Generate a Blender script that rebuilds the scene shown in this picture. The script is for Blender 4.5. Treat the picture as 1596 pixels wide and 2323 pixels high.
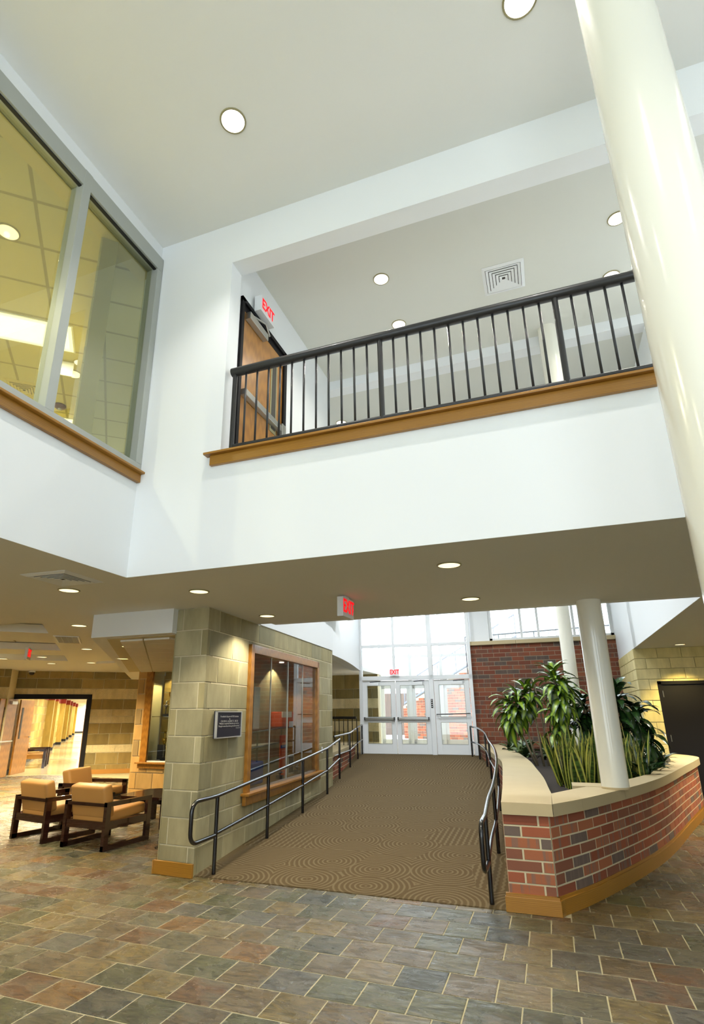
import bpy, bmesh, math, random
from mathutils import Vector, Matrix
S = bpy.context.scene
for o in list(bpy.data.objects): bpy.data.objects.remove(o)
random.seed(7)
R_ = math.radians
PI = math.pi

# ------------------------------------------------------------------ camera
CAMZ = 1.5926
cd = bpy.data.cameras.new('camera'); cam = bpy.data.objects.new('camera', cd); S.collection.objects.link(cam)
M3 = Matrix(((0.93504, 0.11293, 0.33609), (0.35450, -0.28421, -0.89081), (-0.00508, 0.95208, -0.30578)))
pit, rol, yaw = 0.3106, -0.0056, 0.3597
M3 = Matrix.Rotation(yaw, 3, 'Z') @ Matrix.Rotation(PI / 2 + pit, 3, 'X') @ Matrix.Rotation(rol, 3, 'Z')
cam.matrix_world = Matrix.Translation((0, 0, CAMZ)) @ M3.to_4x4()
cd.sensor_fit = 'HORIZONTAL'; cd.sensor_width = 36; cd.lens = 28.21
cd.shift_x = 0.02883; cd.shift_y = 0.03485
cd.clip_start = 0.05; cd.clip_end = 300
S.camera = cam
def proj(p):                                   # where a point falls in the 1596 x 2323 frame (used only to choose how finely to split)
    q = M3.transposed() @ (Vector(p) - Vector((0, 0, CAMZ)))
    if q.z > -0.1: return None
    return 752 + 1250.65 * q.x / -q.z, 1217 - 1250.65 * q.y / -q.z

# ------------------------------------------------------------------ world, daylight, exposure
W = bpy.data.worlds.new('world'); S.world = W; W.use_nodes = True
bg = W.node_tree.nodes['Background']; bg.inputs[0].default_value = (0.86, 0.93, 1.0, 1); bg.inputs[1].default_value = 6.0
def light(name, kind, loc, energy, color=(1, 1, 1), rot=(0, 0, 0), **kw):
    l = bpy.data.lights.new(name, kind); l.energy = energy; l.color = color
    for k, v in kw.items(): setattr(l, k, v)
    o = bpy.data.objects.new(name, l); S.collection.objects.link(o); o.location = loc; o.rotation_euler = rot
    return o
# the lobby's tall window wall stands behind the camera: overcast daylight comes through it
light('window_daylight', 'AREA', (0.6, -6.8, 3.1), 485, (0.80, 0.91, 1.0), (R_(90), 0, 0), shape='RECTANGLE', size=9.0, size_y=5.6)
light('window_daylight_side', 'AREA', (6.4, -1.8, 3.3), 70, (0.93, 0.97, 1.0), (0, R_(90), 0), shape='RECTANGLE', size=4.6, size_y=5.6)
def portal(loc, rot, sx, sy):
    o = light('sky_portal', 'AREA', loc, 1, (1, 1, 1), rot, shape='RECTANGLE', size=sx, size_y=sy); o.data.cycles.is_portal = True
portal((-3.35, 15.25, 3.6), (R_(-90), 0, R_(4.6)), 3.0, 5.8)
portal((0.2, 15.45, 4.9), (R_(-90), 0, 0), 3.1, 2.8)
S.view_settings.view_transform = 'Standard'; S.view_settings.look = 'None'
S.view_settings.exposure = 0.12; S.view_settings.gamma = 1.0; S.view_settings.use_curve_mapping = False
try:
    S.cycles.use_denoising = True; S.cycles.max_bounces = 8; S.cycles.diffuse_bounces = 4; S.cycles.transparent_max_bounces = 16
    S.cycles.sample_clamp_indirect = 6.0; S.cycles.caustics_reflective = False; S.cycles.caustics_refractive = False
except Exception: pass

# ------------------------------------------------------------------ materials
def lin(c): return tuple(((x / 255) / 12.92 if x / 255 <= 0.04045 else ((x / 255 + 0.055) / 1.055) ** 2.4) for x in c) + (1,)
class N:
    def __init__(s, name):
        s.m = bpy.data.materials.new(name); s.m.use_nodes = True; s.t = s.m.node_tree
        s.b = s.t.nodes['Principled BSDF']; s.out = s.t.nodes['Material Output']
    def n(s, kind, **kw):
        x = s.t.nodes.new(kind)
        for k, v in kw.items():
            if k in x.inputs: x.inputs[k].default_value = v
            else: setattr(x, k, v)
        return x
    def l(s, a, b): s.t.links.new(a, b)
    def math(s, op, a, b=0.0):
        x = s.t.nodes.new('ShaderNodeMath'); x.operation = op
        for i, v in enumerate((a, b)):
            if hasattr(v, 'links'): s.l(v, x.inputs[i])
            else: x.inputs[i].default_value = v
        return x.outputs[0]
    def mix(s, f, a, b, mode='MIX'):
        x = s.t.nodes.new('ShaderNodeMixRGB'); x.blend_type = mode
        for i, v in enumerate((f, a, b)):
            if hasattr(v, 'links'): s.l(v, x.inputs[i])
            elif isinstance(v, tuple): x.inputs[i].default_value = v
            else: x.inputs[i].default_value = v
        return x.outputs[0]
    def ramp(s, f, stops, const=False):
        x = s.t.nodes.new('ShaderNodeValToRGB'); cr = x.color_ramp
        if const: cr.interpolation = 'CONSTANT'
        while len(cr.elements) < len(stops): cr.elements.new(0.5)
        for e, (p, c) in zip(cr.elements, stops): e.position = p; e.color = c
        s.l(f, x.inputs[0]); return x.outputs[0]
    def coord(s, which='Object', scale=(1, 1, 1), addrand=False):
        tc = s.n('ShaderNodeTexCoord'); mp = s.n('ShaderNodeMapping'); mp.inputs['Scale'].default_value = scale
        s.l(tc.outputs[which], mp.inputs['Vector'])
        if addrand:
            a = s.n('ShaderNodeVectorMath', operation='ADD'); s.l(mp.outputs[0], a.inputs[0])
            c = s.n('ShaderNodeCombineXYZ'); r = s.math('MULTIPLY', s.rand(), 37.0)
            s.l(r, c.inputs[0]); s.l(r, c.inputs[1]); s.l(r, c.inputs[2]); s.l(c.outputs[0], a.inputs[1]); return a.outputs[0]
        return mp.outputs[0]
    def rand(s):
        if hasattr(s, '_r'): return s._r
        oi = s.n('ShaderNodeObjectInfo'); g = s.n('ShaderNodeNewGeometry')
        s._r = s.math('FRACT', s.math('ADD', oi.outputs['Random'], g.outputs['Random Per Island'])); return s._r
    def noise(s, vec, scale, detail=3, rough=0.5, dist=0.0):
        x = s.n('ShaderNodeTexNoise', Scale=scale, Detail=detail, Roughness=rough, Distortion=dist)
        if vec is not None: s.l(vec, x.inputs['Vector'])
        return x.outputs['Fac']
    def bump(s, h, strength=0.3, dist=0.01):
        x = s.n('ShaderNodeBump', Strength=strength, Distance=dist); s.l(h, x.inputs['Height']); s.l(x.outputs[0], s.b.inputs['Normal'])
    def set(s, color=None, rough=0.5, metal=0.0, spec=0.5, coat=0.0):
        if color is not None:
            if hasattr(color, 'links'): s.l(color, s.b.inputs['Base Color'])
            else: s.b.inputs['Base Color'].default_value = color
        if hasattr(rough, 'links'): s.l(rough, s.b.inputs['Roughness'])
        else: s.b.inputs['Roughness'].default_value = rough
        s.b.inputs['Metallic'].default_value = metal; s.b.inputs['Specular IOR Level'].default_value = spec
        s.b.inputs['Coat Weight'].default_value = coat
        return s.m
def plain(name, rgb, rough=0.5, metal=0.0, spec=0.5, coat=0.0, bump=0.0, bscale=200, var=0.0):
    k = N(name); col = lin(rgb)
    if var:
        v = k.coord()
        f = k.noise(v, 2.2, 4); a = tuple(c * (1 - var) for c in col[:3]) + (1,); b = tuple(min(1, c * (1 + var)) for c in col[:3]) + (1,)
        col = k.mix(f, a, b)
    if bump: k.bump(k.noise(k.coord(), bscale, 2), bump, 0.002)
    return k.set(col, rough, metal, spec, coat)
def emit(name, rgb, strength):
    k = N(name); k.b.inputs['Emission Color'].default_value = lin(rgb); k.b.inputs['Emission Strength'].default_value = strength
    return k.set(lin(rgb), 0.6)
def glass(name, tint=(0.93, 0.96, 0.95), gloss=0.08, rough=0.01, amt=0.85):
    k = N(name); k.t.nodes.remove(k.b)
    tr = k.n('ShaderNodeBsdfTransparent'); tr.inputs[0].default_value = tint + (1,)
    gl = k.n('ShaderNodeBsdfGlossy'); gl.inputs['Roughness'].default_value = rough
    lw = k.n('ShaderNodeLayerWeight'); lw.inputs[0].default_value = 0.32
    f = k.math('ADD', k.math('MULTIPLY', lw.outputs['Fresnel'], amt), gloss)
    mx = k.n('ShaderNodeMixShader'); k.l(f, mx.inputs[0]); k.l(tr.outputs[0], mx.inputs[1]); k.l(gl.outputs[0], mx.inputs[2]); k.l(mx.outputs[0], k.out.inputs[0])
    return k.m
def wood(name, dark, light_, scale=(1, 1, 1), rough=0.35, coat=0.2):
    k = N(name); v = k.coord('Object', scale, True)
    w = k.n('ShaderNodeTexWave', Scale=3.0, Distortion=6.0, Detail=3.0); w.bands_direction = 'Z'; k.l(v, w.inputs['Vector'])
    n = k.noise(v, 30, 3)
    f = k.mix(0.35, w.outputs['Fac'], n)
    return k.set(k.mix(f, lin(dark), lin(light_)), rough, coat=coat)
def slate():
    k = N('slate_tile'); r = k.rand(); v = k.coord('Object', (1, 1, 1), True)
    base = k.ramp(r, [(0.0, lin((94, 93, 66))), (0.12, lin((112, 94, 66))), (0.22, lin((104, 98, 78))), (0.34, lin((84, 84, 62))), (0.44, lin((126, 110, 80))),
                      (0.55, lin((104, 90, 70))), (0.64, lin((98, 94, 88))), (0.74, lin((122, 104, 62))), (0.82, lin((112, 82, 56))), (0.89, lin((66, 68, 60))), (0.94, lin((126, 92, 48)))], True)
    n1 = k.noise(v, 3.2, 5, 0.6, 1.2); n2 = k.noise(k.coord('Object', (1, 2.6, 1), True), 6, 7, 0.62, 1.8)
    c = k.mix(k.ramp(n1, [(0.5, (0, 0, 0, 1)), (0.66, (0.55, 0.55, 0.55, 1))]), base, k.ramp(k.math('FRACT', k.math('MULTIPLY', r, 5.7)), [(0.0, lin((116, 104, 78))), (0.35, lin((120, 96, 62))), (0.6, lin((84, 86, 66)))], True))
    c = k.mix(1.0, c, k.ramp(n2, [(0.34, (0.55, 0.56, 0.56, 1)), (0.5, (1.0, 1.0, 1.0, 1)), (0.68, (1.5, 1.48, 1.4, 1))]), 'MULTIPLY')
    vein = k.ramp(n2, [(0.485, (0, 0, 0, 1)), (0.5, (1, 1, 1, 1)), (0.515, (0, 0, 0, 1))])
    c = k.mix(k.math('MULTIPLY', vein, 0.28), c, lin((160, 152, 126)))
    c = k.mix(1.0, c, (0.66, 0.67, 0.60, 1), 'MULTIPLY')
    k.bump(k.math('ADD', k.math('MULTIPLY', n2, 1.0), k.math('MULTIPLY', n1, 0.5)), 0.9, 0.02)
    return k.set(c, k.ramp(n1, [(0.3, (0.19, 0.19, 0.19, 1)), (0.7, (0.36, 0.36, 0.36, 1))]), spec=0.75)
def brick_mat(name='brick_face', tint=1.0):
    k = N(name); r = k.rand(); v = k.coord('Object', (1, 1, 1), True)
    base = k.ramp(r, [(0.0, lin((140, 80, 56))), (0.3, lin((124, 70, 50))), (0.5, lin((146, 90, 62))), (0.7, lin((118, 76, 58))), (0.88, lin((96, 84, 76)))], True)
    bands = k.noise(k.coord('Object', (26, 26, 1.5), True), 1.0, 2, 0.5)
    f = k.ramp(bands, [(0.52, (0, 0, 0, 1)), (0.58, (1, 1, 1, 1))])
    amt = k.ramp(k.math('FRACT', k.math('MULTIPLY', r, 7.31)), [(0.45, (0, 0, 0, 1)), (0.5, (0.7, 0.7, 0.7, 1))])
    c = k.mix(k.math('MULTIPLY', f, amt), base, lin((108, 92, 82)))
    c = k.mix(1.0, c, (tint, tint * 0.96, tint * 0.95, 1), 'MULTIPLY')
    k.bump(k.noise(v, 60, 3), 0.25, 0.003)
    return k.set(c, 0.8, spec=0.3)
def stone_mat(name, cols, rough_bump=0.15, bscale=40, dist=0.004):
    k = N(name); r = k.rand(); v = k.coord('Object', (1, 1, 1), True)
    st = [(i / len(cols), lin(c)) for i, c in enumerate(cols)]
    base = k.ramp(r, st, True)
    n = k.noise(k.coord('Object', (4, 4, 1.2), True), 1.6, 5, 0.6)
    c = k.mix(1.0, base, k.ramp(n, [(0.3, (0.80, 0.80, 0.78, 1)), (0.7, (1.12, 1.12, 1.12, 1))]), 'MULTIPLY')
    k.bump(k.noise(v, bscale, 5, 0.6), rough_bump, dist)
    return k.set(c, 0.75, spec=0.25)
def carpet_mat():
    k = N('patterned_carpet')
    tc = k.n('ShaderNodeTexCoord'); sep = k.n('ShaderNodeSeparateXYZ'); k.l(tc.outputs['Object'], sep.inputs[0])
    X, Y = sep.outputs[0], sep.outputs[1]
    v2 = k.n('ShaderNodeCombineXYZ'); k.l(X, v2.inputs[0]); k.l(k.math('MULTIPLY', Y, 1.0), v2.inputs[1])
    vo = k.n('ShaderNodeTexVoronoi', Scale=1.45, Randomness=0.55); vo.voronoi_dimensions = '2D'; k.l(v2.outputs[0], vo.inputs['Vector'])
    nz = k.noise(k.coord('Object'), 5, 2)
    d = k.math('ADD', vo.outputs['Distance'], k.math('MULTIPLY', nz, 0.03))
    rings = k.math('SINE', k.math('MULTIPLY', d, 84.0))
    cs = k.n('ShaderNodeSeparateColor'); k.l(vo.outputs['Color'], cs.inputs[0])
    wob = k.math('MULTIPLY', k.math('SINE', k.math('MULTIPLY', X, 13.0)), 0.035)
    waves = k.math('SINE', k.math('MULTIPLY', k.math('ADD', Y, wob), 125.0))
    strp = k.math('SINE', k.math('ADD', k.math('MULTIPLY', X, 92.0), k.math('MULTIPLY', k.math('SINE', k.math('MULTIPLY', Y, 60.0)), 0.5)))
    sel = cs.outputs[0]
    m1 = k.math('GREATER_THAN', sel, 0.42); m2 = k.math('GREATER_THAN', sel, 0.18)
    a = k.mix(m2, strp, waves); pat = k.mix(m1, a, rings)
    fine = k.noise(k.coord('Object'), 260, 2, 0.7); f = k.math('ADD', pat, k.math('MULTIPLY', k.math('SUBTRACT', fine, 0.5), 3.2))
    c = k.ramp(k.math('MULTIPLY', k.math('ADD', f, 1.0), 0.5), [(0.54, lin((86, 71, 46))), (0.86, lin((110, 96, 70)))])
    k.bump(f, 0.45, 0.004)
    return k.set(c, 0.95, spec=0.1)
def leaf_mat(name, mid, edge, lo, hi, band=False, rough=0.3):
    k = N(name); at = k.n('ShaderNodeAttribute'); at.attribute_name = 'edge'
    f = k.ramp(at.outputs['Fac'], [(lo, (0, 0, 0, 1)), (hi, (1, 1, 1, 1))])
    m = lin(mid)
    if band:
        n = k.noise(k.coord('Object', (2, 2, 14), True), 3, 3)
        m = k.mix(k.ramp(n, [(0.42, (0, 0, 0, 1)), (0.58, (1, 1, 1, 1))]), lin(mid), lin(tuple(int(c * 0.55) for c in mid)))
    c = k.mix(f, m, lin(edge))
    c = k.mix(k.math('MULTIPLY', k.rand(), 0.45), c, lin((30, 48, 24)))
    k.set(c, rough, spec=0.6); return k.m
def panel_tile(name, rgb, pitch, line=0.012, ang=0.0, linecol=0.8):
    k = N(name); tc = k.n('ShaderNodeTexCoord'); mp = k.n('ShaderNodeMapping'); mp.inputs['Rotation'].default_value = (0, 0, ang); k.l(tc.outputs['Object'], mp.inputs[0])
    b = k.n('ShaderNodeTexBrick'); b.offset = 0.0; b.inputs['Scale'].default_value = 1.0; b.inputs['Brick Width'].default_value = pitch; b.inputs['Row Height'].default_value = pitch
    b.inputs['Mortar Size'].default_value = line; b.inputs['Color1'].default_value = lin(rgb); b.inputs['Color2'].default_value = lin(rgb)
    b.inputs['Mortar'].default_value = tuple(c * linecol for c in lin(rgb)[:3]) + (1,); k.l(mp.outputs[0], b.inputs['Vector'])
    return k.set(b.outputs[0], 0.85, spec=0.2)

M = {}
M['white'] = plain('white_wall_paint', (235, 238, 239), 0.62, spec=0.25, bump=0.05, bscale=300)
M['ceil'] = plain('ceiling_paint', (214, 215, 207), 0.8, spec=0.15)
M['lobbyceil'] = plain('lobby_ceiling_paint', (240, 241, 238), 0.8, spec=0.15)
M['soffit'] = plain('soffit_paint', (230, 230, 226), 0.8, spec=0.15)
M['cream'] = plain('column_paint', (238, 236, 222), 0.16, spec=0.6, coat=0.35)
M['slate'] = slate(); M['grout'] = plain('sandy_grout', (170, 160, 126), 0.9, bump=0.4, bscale=120)
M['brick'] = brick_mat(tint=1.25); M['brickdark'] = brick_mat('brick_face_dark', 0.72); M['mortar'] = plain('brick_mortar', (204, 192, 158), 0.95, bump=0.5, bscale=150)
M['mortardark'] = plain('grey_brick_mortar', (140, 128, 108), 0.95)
M['stone'] = stone_mat('honed_sandstone', [(164, 154, 118), (156, 147, 112), (172, 164, 130), (150, 143, 112), (168, 160, 128), (158, 148, 110)])
M['tanstone'] = stone_mat('tan_block', [(142, 124, 76), (128, 112, 68), (148, 130, 82), (120, 108, 70), (136, 116, 68)])
M['split'] = stone_mat('split_face_block', [(214, 198, 152), (206, 188, 142), (220, 204, 160)], 1.0, 22, 0.03)
M['cmu'] = stone_mat('painted_block', [(218, 204, 148), (212, 198, 142), (222, 208, 154)], 0.5, 60, 0.006)
M['joint'] = plain('pale_joint', (206, 197, 164), 0.95, bump=0.3, bscale=120)
M['cmujoint'] = plain('block_joint', (168, 158, 120), 0.9)
M['cap'] = plain('cast_stone_cap', (184, 168, 132), 0.7, spec=0.25, bump=0.12, bscale=120, var=0.06)
M['oak'] = wood('golden_oak', (138, 92, 22), (174, 124, 44), (0.6, 0.6, 9))
M['oakframe'] = wood('oak_frame', (136, 90, 26), (166, 114, 42), (8, 8, 0.7))
M['doorwood'] = wood('door_veneer', (146, 96, 26), (174, 120, 42), (5, 5, 0.5), 0.3)
M['mahog'] = wood('dark_mahogany', (26, 11, 9), (50, 19, 14), (4, 4, 4), 0.25, 0.5)
M['vinyl'] = plain('tan_vinyl', (182, 136, 76), 0.38, spec=0.5, bump=0.08, bscale=160, var=0.05)
M['black'] = plain('black_steel', (9, 9, 14), 0.2, spec=0.6, coat=0.4)
M['charcoal'] = plain('charcoal_steel', (34, 35, 36), 0.4, spec=0.45, coat=0.1)
M['blackdoor'] = plain('black_door_paint', (14, 13, 17), 0.6, spec=0.2)
M['alu'] = plain('painted_aluminium', (226, 229, 230), 0.45, spec=0.5)
M['alugrey'] = plain('grey_window_frame', (168, 172, 166), 0.4, spec=0.5)
M['outrail'] = plain('outdoor_rail_paint', (120, 124, 134), 0.5)
M['steel'] = plain('brushed_steel', (176, 176, 172), 0.3, metal=0.9)
M['gasket'] = plain('black_gasket', (20, 20, 20), 0.6)
M['glass'] = glass('clear_glass', (0.93, 0.96, 0.96), 0.03)
M['mezzglass'] = glass('mezzanine_glass', (0.92, 0.94, 0.86), 0.0, amt=0.35)
M['caseglass'] = glass('display_case_glass', (0.92, 0.94, 0.94), 0.05, amt=0.5)
M['carpet'] = carpet_mat()
M['soil'] = plain('dark_mulch', (44, 35, 28), 1.0, bump=1.0, bscale=60, var=0.3)
M['lens'] = emit('warm_lamp_lens', (255, 240, 190), 1.5)
M['lenswhite'] = emit('bright_lamp_lens', (255, 250, 236), 4.0)
M['trim'] = plain('lamp_trim', (150, 142, 104), 0.35, spec=0.6)
M['trimw'] = plain('white_metal', (228, 230, 230), 0.45)
M['ventdark'] = plain('vent_shadow', (70, 68, 62), 0.8)
M['exitred'] = emit('exit_red', (226, 10, 26), 1.0)
M['signwhite'] = plain('sign_housing', (232, 234, 234), 0.5)
M['plaque'] = plain('slate_blue_plaque', (44, 46, 62), 0.3, metal=0.3)
M['pewter'] = plain('pewter_letters', (200, 200, 200), 0.35, metal=0.5)
M['mezz'] = plain('mezzanine_paint', (196, 184, 130), 0.8)
M['mezztile'] = panel_tile('acoustic_ceiling', (190, 184, 140), 0.60, 0.018, R_(-41.5), 0.6)
M['panelpaint'] = plain('ceiling_panel_paint', (234, 230, 220), 0.8, spec=0.15)
M['lotile'] = panel_tile('bulkhead_ceiling', (196, 176, 140), 0.53, 0.012, R_(0), 0.8)
M['panel'] = emit('fluorescent_panel', (255, 248, 205), 1.35)
M['red'] = plain('maroon_band', (140, 36, 22), 0.6)
M['corrblock'] = stone_mat('corridor_block', [(200, 172, 92), (186, 158, 80), (206, 184, 112), (176, 146, 74)])
M['terrazzo'] = plain('polished_terrazzo', (224, 208, 168), 0.12, spec=0.8, var=0.1)
M['snow'] = plain('snow', (235, 238, 245), 0.9)
M['gold'] = plain('trophy_gold', (210, 170, 70), 0.22, metal=0.9)
M['silver'] = plain('trophy_silver', (200, 200, 205), 0.2, metal=0.9)
M['orange'] = plain('orange_paper', (220, 84, 30), 0.6)
M['blue'] = plain('blue_cloth', (40, 70, 140), 0.8)
M['paper'] = plain('cream_paper', (232, 226, 200), 0.7)
M['darkbook'] = plain('dark_cloth_cover', (34, 36, 44), 0.6)
M['smoke'] = plain('maroon_plastic', (80, 24, 30), 0.5)
M['sage'] = leaf_mat('snake_plant_leaf', (84, 116, 48), (206, 204, 96), 0.45, 0.75, True)
M['drac'] = leaf_mat('corn_plant_leaf', (152, 180, 44), (44, 84, 26), 0.25, 0.75)
M['dracd'] = leaf_mat('dark_corn_plant_leaf', (50, 82, 34), (28, 56, 26), 0.2, 0.8, rough=0.22)
M['lily'] = leaf_mat('low_plant_leaf', (120, 140, 84), (44, 76, 40), 0.1, 0.9, rough=0.3)
M['bark'] = plain('pale_bark', (150, 136, 112), 0.85, bump=0.6, bscale=40, var=0.2)

# ------------------------------------------------------------------ mesh helpers
class MB:
    def __init__(s): s.v = []; s.f = []
    def add(s, vs, fs):
        k = len(s.v); s.v += [tuple(v) for v in vs]; s.f += [tuple(i + k for i in f) for f in fs]; return s
    def box(s, x0, x1, y0, y1, z0, z1, mat=None):
        vs = [Vector((x, y, z)) for z in (z0, z1) for x, y in ((x0, y0), (x1, y0), (x1, y1), (x0, y1))]
        if mat is not None: vs = [mat @ v for v in vs]
        return s.add(vs, [(3, 2, 1, 0), (4, 5, 6, 7), (0, 1, 5, 4), (1, 2, 6, 5), (2, 3, 7, 6), (3, 0, 4, 7)])
    def prism(s, poly, z0, z1):
        a = sum(poly[i][0] * poly[(i + 1) % len(poly)][1] - poly[(i + 1) % len(poly)][0] * poly[i][1] for i in range(len(poly)))
        if a < 0: poly = poly[::-1]
        n = len(poly); zf = (lambda p, z: z(p) if callable(z) else z)
        vs = [(p[0], p[1], zf(p, z0)) for p in poly] + [(p[0], p[1], zf(p, z1)) for p in poly]
        return s.add(vs, [tuple(range(n - 1, -1, -1)), tuple(range(n, 2 * n))] + [(i, (i + 1) % n, n + (i + 1) % n, n + i) for i in range(n)])
    def strip(s, A, B, z0, z1):                 # solid band between two plan curves with equal point counts
        n = len(A); vs = [(p[0], p[1], z) for z in (z0, z1) for c in (A, B) for p in c]; fs = []
        for i in range(n - 1):
            a, b, c, d = i, i + 1, n + i + 1, n + i
            fs += [(a, b, c, d)[::-1], (2 * n + a, 2 * n + b, 2 * n + c, 2 * n + d), (a, b, 2 * n + b, 2 * n + a), (c, d, 2 * n + d, 2 * n + c)]
        fs += [(0, n, 3 * n, 2 * n)[::-1], (n - 1, 2 * n - 1, 4 * n - 1, 3 * n - 1)]
        return s.add(vs, fs)
    def tube(s, pts, r, n=10, cap=True):
        pts = [Vector(p) for p in pts]; rs = r if isinstance(r, (list, tuple)) else [r] * len(pts)
        rings = []; up = None
        for i, p in enumerate(pts):
            t = (pts[min(i + 1, len(pts) - 1)] - pts[max(i - 1, 0)]).normalized()
            if up is None:
                up = Vector((0, 0, 1)) if abs(t.z) < 0.9 else Vector((1, 0, 0))
            up = (up - t * up.dot(t)).normalized(); w = t.cross(up)
            rings.append([p + (up * math.cos(2 * PI * k / n) + w * math.sin(2 * PI * k / n)) * rs[i] for k in range(n)])
        vs = [v for rg in rings for v in rg]; fs = []
        for i in range(len(pts) - 1):
            for k in range(n): fs.append((i * n + k, i * n + (k + 1) % n, (i + 1) * n + (k + 1) % n, (i + 1) * n + k))
        if cap: fs += [tuple(range(n)), tuple(range((len(pts) - 1) * n, len(pts) * n))[::-1]]
        return s.add(vs, fs)
    def lathe(s, prof, c=(0, 0, 0), n=16):
        vs = [(c[0] + r * math.cos(2 * PI * k / n), c[1] + r * math.sin(2 * PI * k / n), c[2] + z) for r, z in prof for k in range(n)]; fs = []
        for i in range(len(prof) - 1):
            for k in range(n): fs.append((i * n + k, i * n + (k + 1) % n, (i + 1) * n + (k + 1) % n, (i + 1) * n + k))
        fs += [tuple(range(n))[::-1], tuple(range((len(prof) - 1) * n, len(prof) * n))]
        return s.add(vs, fs)
    def mesh(s, name, smooth=False):
        me = bpy.data.meshes.new(name); me.from_pydata(s.v, [], s.f); me.validate()
        b = bmesh.new(); b.from_mesh(me); bmesh.ops.recalc_face_normals(b, faces=b.faces); b.to_mesh(me); b.free()
        if smooth:
            for p in me.polygons: p.use_smooth = True
        return me
    def obj(s, name, mat, parent=None, smooth=False, loc=(0, 0, 0), rot=(0, 0, 0), label=None, cat=None, group=None, kind=None, bevel=0.0, seg=2):
        me = s.mesh(name, smooth)
        if bevel:
            b = bmesh.new(); b.from_mesh(me); bmesh.ops.bevel(b, geom=list(b.edges), offset=bevel, segments=seg, affect='EDGES', profile=0.5, clamp_overlap=True)
            b.to_mesh(me); b.free()
            if seg > 2:
                for p in me.polygons: p.use_smooth = True
        me.materials.append(M[mat]); return inst(name, me, parent, loc, rot, label, cat, group, kind)
def inst(name, me, parent=None, loc=(0, 0, 0), rot=(0, 0, 0), label=None, cat=None, group=None, kind=None):
    o = bpy.data.objects.new(name, me); S.collection.objects.link(o); o.location = loc; o.rotation_euler = rot
    if parent is not None: o.parent = parent
    tag(o, label, cat, group, kind); return o
def tag(o, label=None, cat=None, group=None, kind=None):
    if label: o['label'] = label
    if cat: o['category'] = cat
    if group: o['group'] = group
    if kind: o['kind'] = kind
def thing(name, label, cat, loc=(0, 0, 0), rz=0.0, group=None, kind=None):
    return inst(name, None, None, loc, (0, 0, rz), label, cat, group, kind)
def smooth_angle(o, deg=35):
    for p in o.data.polygons: p.use_smooth = True
    try: o.data.set_sharp_from_angle(angle=R_(deg))
    except Exception: pass
def cyl(r, z0, z1, x=0, y=0, n=24): return MB().lathe([(r, z0), (r, z1)], (x, y, 0), n)
def text(body, size, mat, loc, rot, parent, name='lettering', align='CENTER', ext=0.001, sx=1.0, bold=0.0):
    c = bpy.data.curves.new(name, 'FONT'); c.body = body; c.size = size; c.align_x = align; c.align_y = 'CENTER'; c.extrude = ext; c.offset = bold; c.resolution_u = 3
    c.materials.append(M[mat]); tmp = bpy.data.objects.new(name, c); S.collection.objects.link(tmp); bpy.context.view_layer.update()
    me = bpy.data.meshes.new_from_object(tmp.evaluated_get(bpy.context.evaluated_depsgraph_get())); bpy.data.objects.remove(tmp); me.name = name
    if not me.materials: me.materials.append(M[mat])
    o = inst(name, me, parent, loc, rot); o.scale = (sx, 1, 1); return o
def catmull(P, n=8):
    P = [Vector((*p, 0)) if len(p) == 2 else Vector(p) for p in P]; Q = [P[0] * 2 - P[1]] + P + [P[-1] * 2 - P[-2]]; out = []
    for i in range(1, len(Q) - 2):
        for k in range(n):
            t = k / n; a, b, c, d = Q[i - 1:i + 3]
            out.append(0.5 * ((2 * b) + (c - a) * t + (2 * a - 5 * b + 4 * c - d) * t * t + (3 * b - a - 3 * c + d) * t ** 3))
    return out + [P[-1]]
def resample(P, step):
    L = [0]
    for a, b in zip(P, P[1:]): L.append(L[-1] + (b - a).length)
    n = max(2, int(round(L[-1] / step))); out = []; j = 0
    for i in range(n + 1):
        t = L[-1] * i / n
        while j < len(L) - 2 and L[j + 1] < t: j += 1
        f = (t - L[j]) / max(1e-9, L[j + 1] - L[j]); out.append(P[j].lerp(P[j + 1], min(1, f)))
    return out
_bc = {}
def block_mesh(w, h, d, name, mat, bev=0.004):
    key = (round(w, 3), round(h, 3), round(d, 3), name, mat)
    if key not in _bc:
        b = min(bev, w / 4, h / 4)
        vs = [(-w / 2, 0, -h / 2), (w / 2, 0, -h / 2), (w / 2, 0, h / 2), (-w / 2, 0, h / 2), (-w / 2, -d + b, -h / 2), (w / 2, -d + b, -h / 2), (w / 2, -d + b, h / 2), (-w / 2, -d + b, h / 2),
              (-w / 2 + b, -d, -h / 2 + b), (w / 2 - b, -d, -h / 2 + b), (w / 2 - b, -d, h / 2 - b), (-w / 2 + b, -d, h / 2 - b)]
        fs = [(0, 1, 2, 3)] + [(i, (i + 1) % 4, 4 + (i + 1) % 4, 4 + i) for i in range(4)] + [(4 + i, 4 + (i + 1) % 4, 8 + (i + 1) % 4, 8 + i) for i in range(4)] + [(8, 9, 10, 11)]
        me = MB().add(vs, fs).mesh(name); me.materials.append(M[mat]); _bc[key] = me
    return _bc[key]
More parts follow.
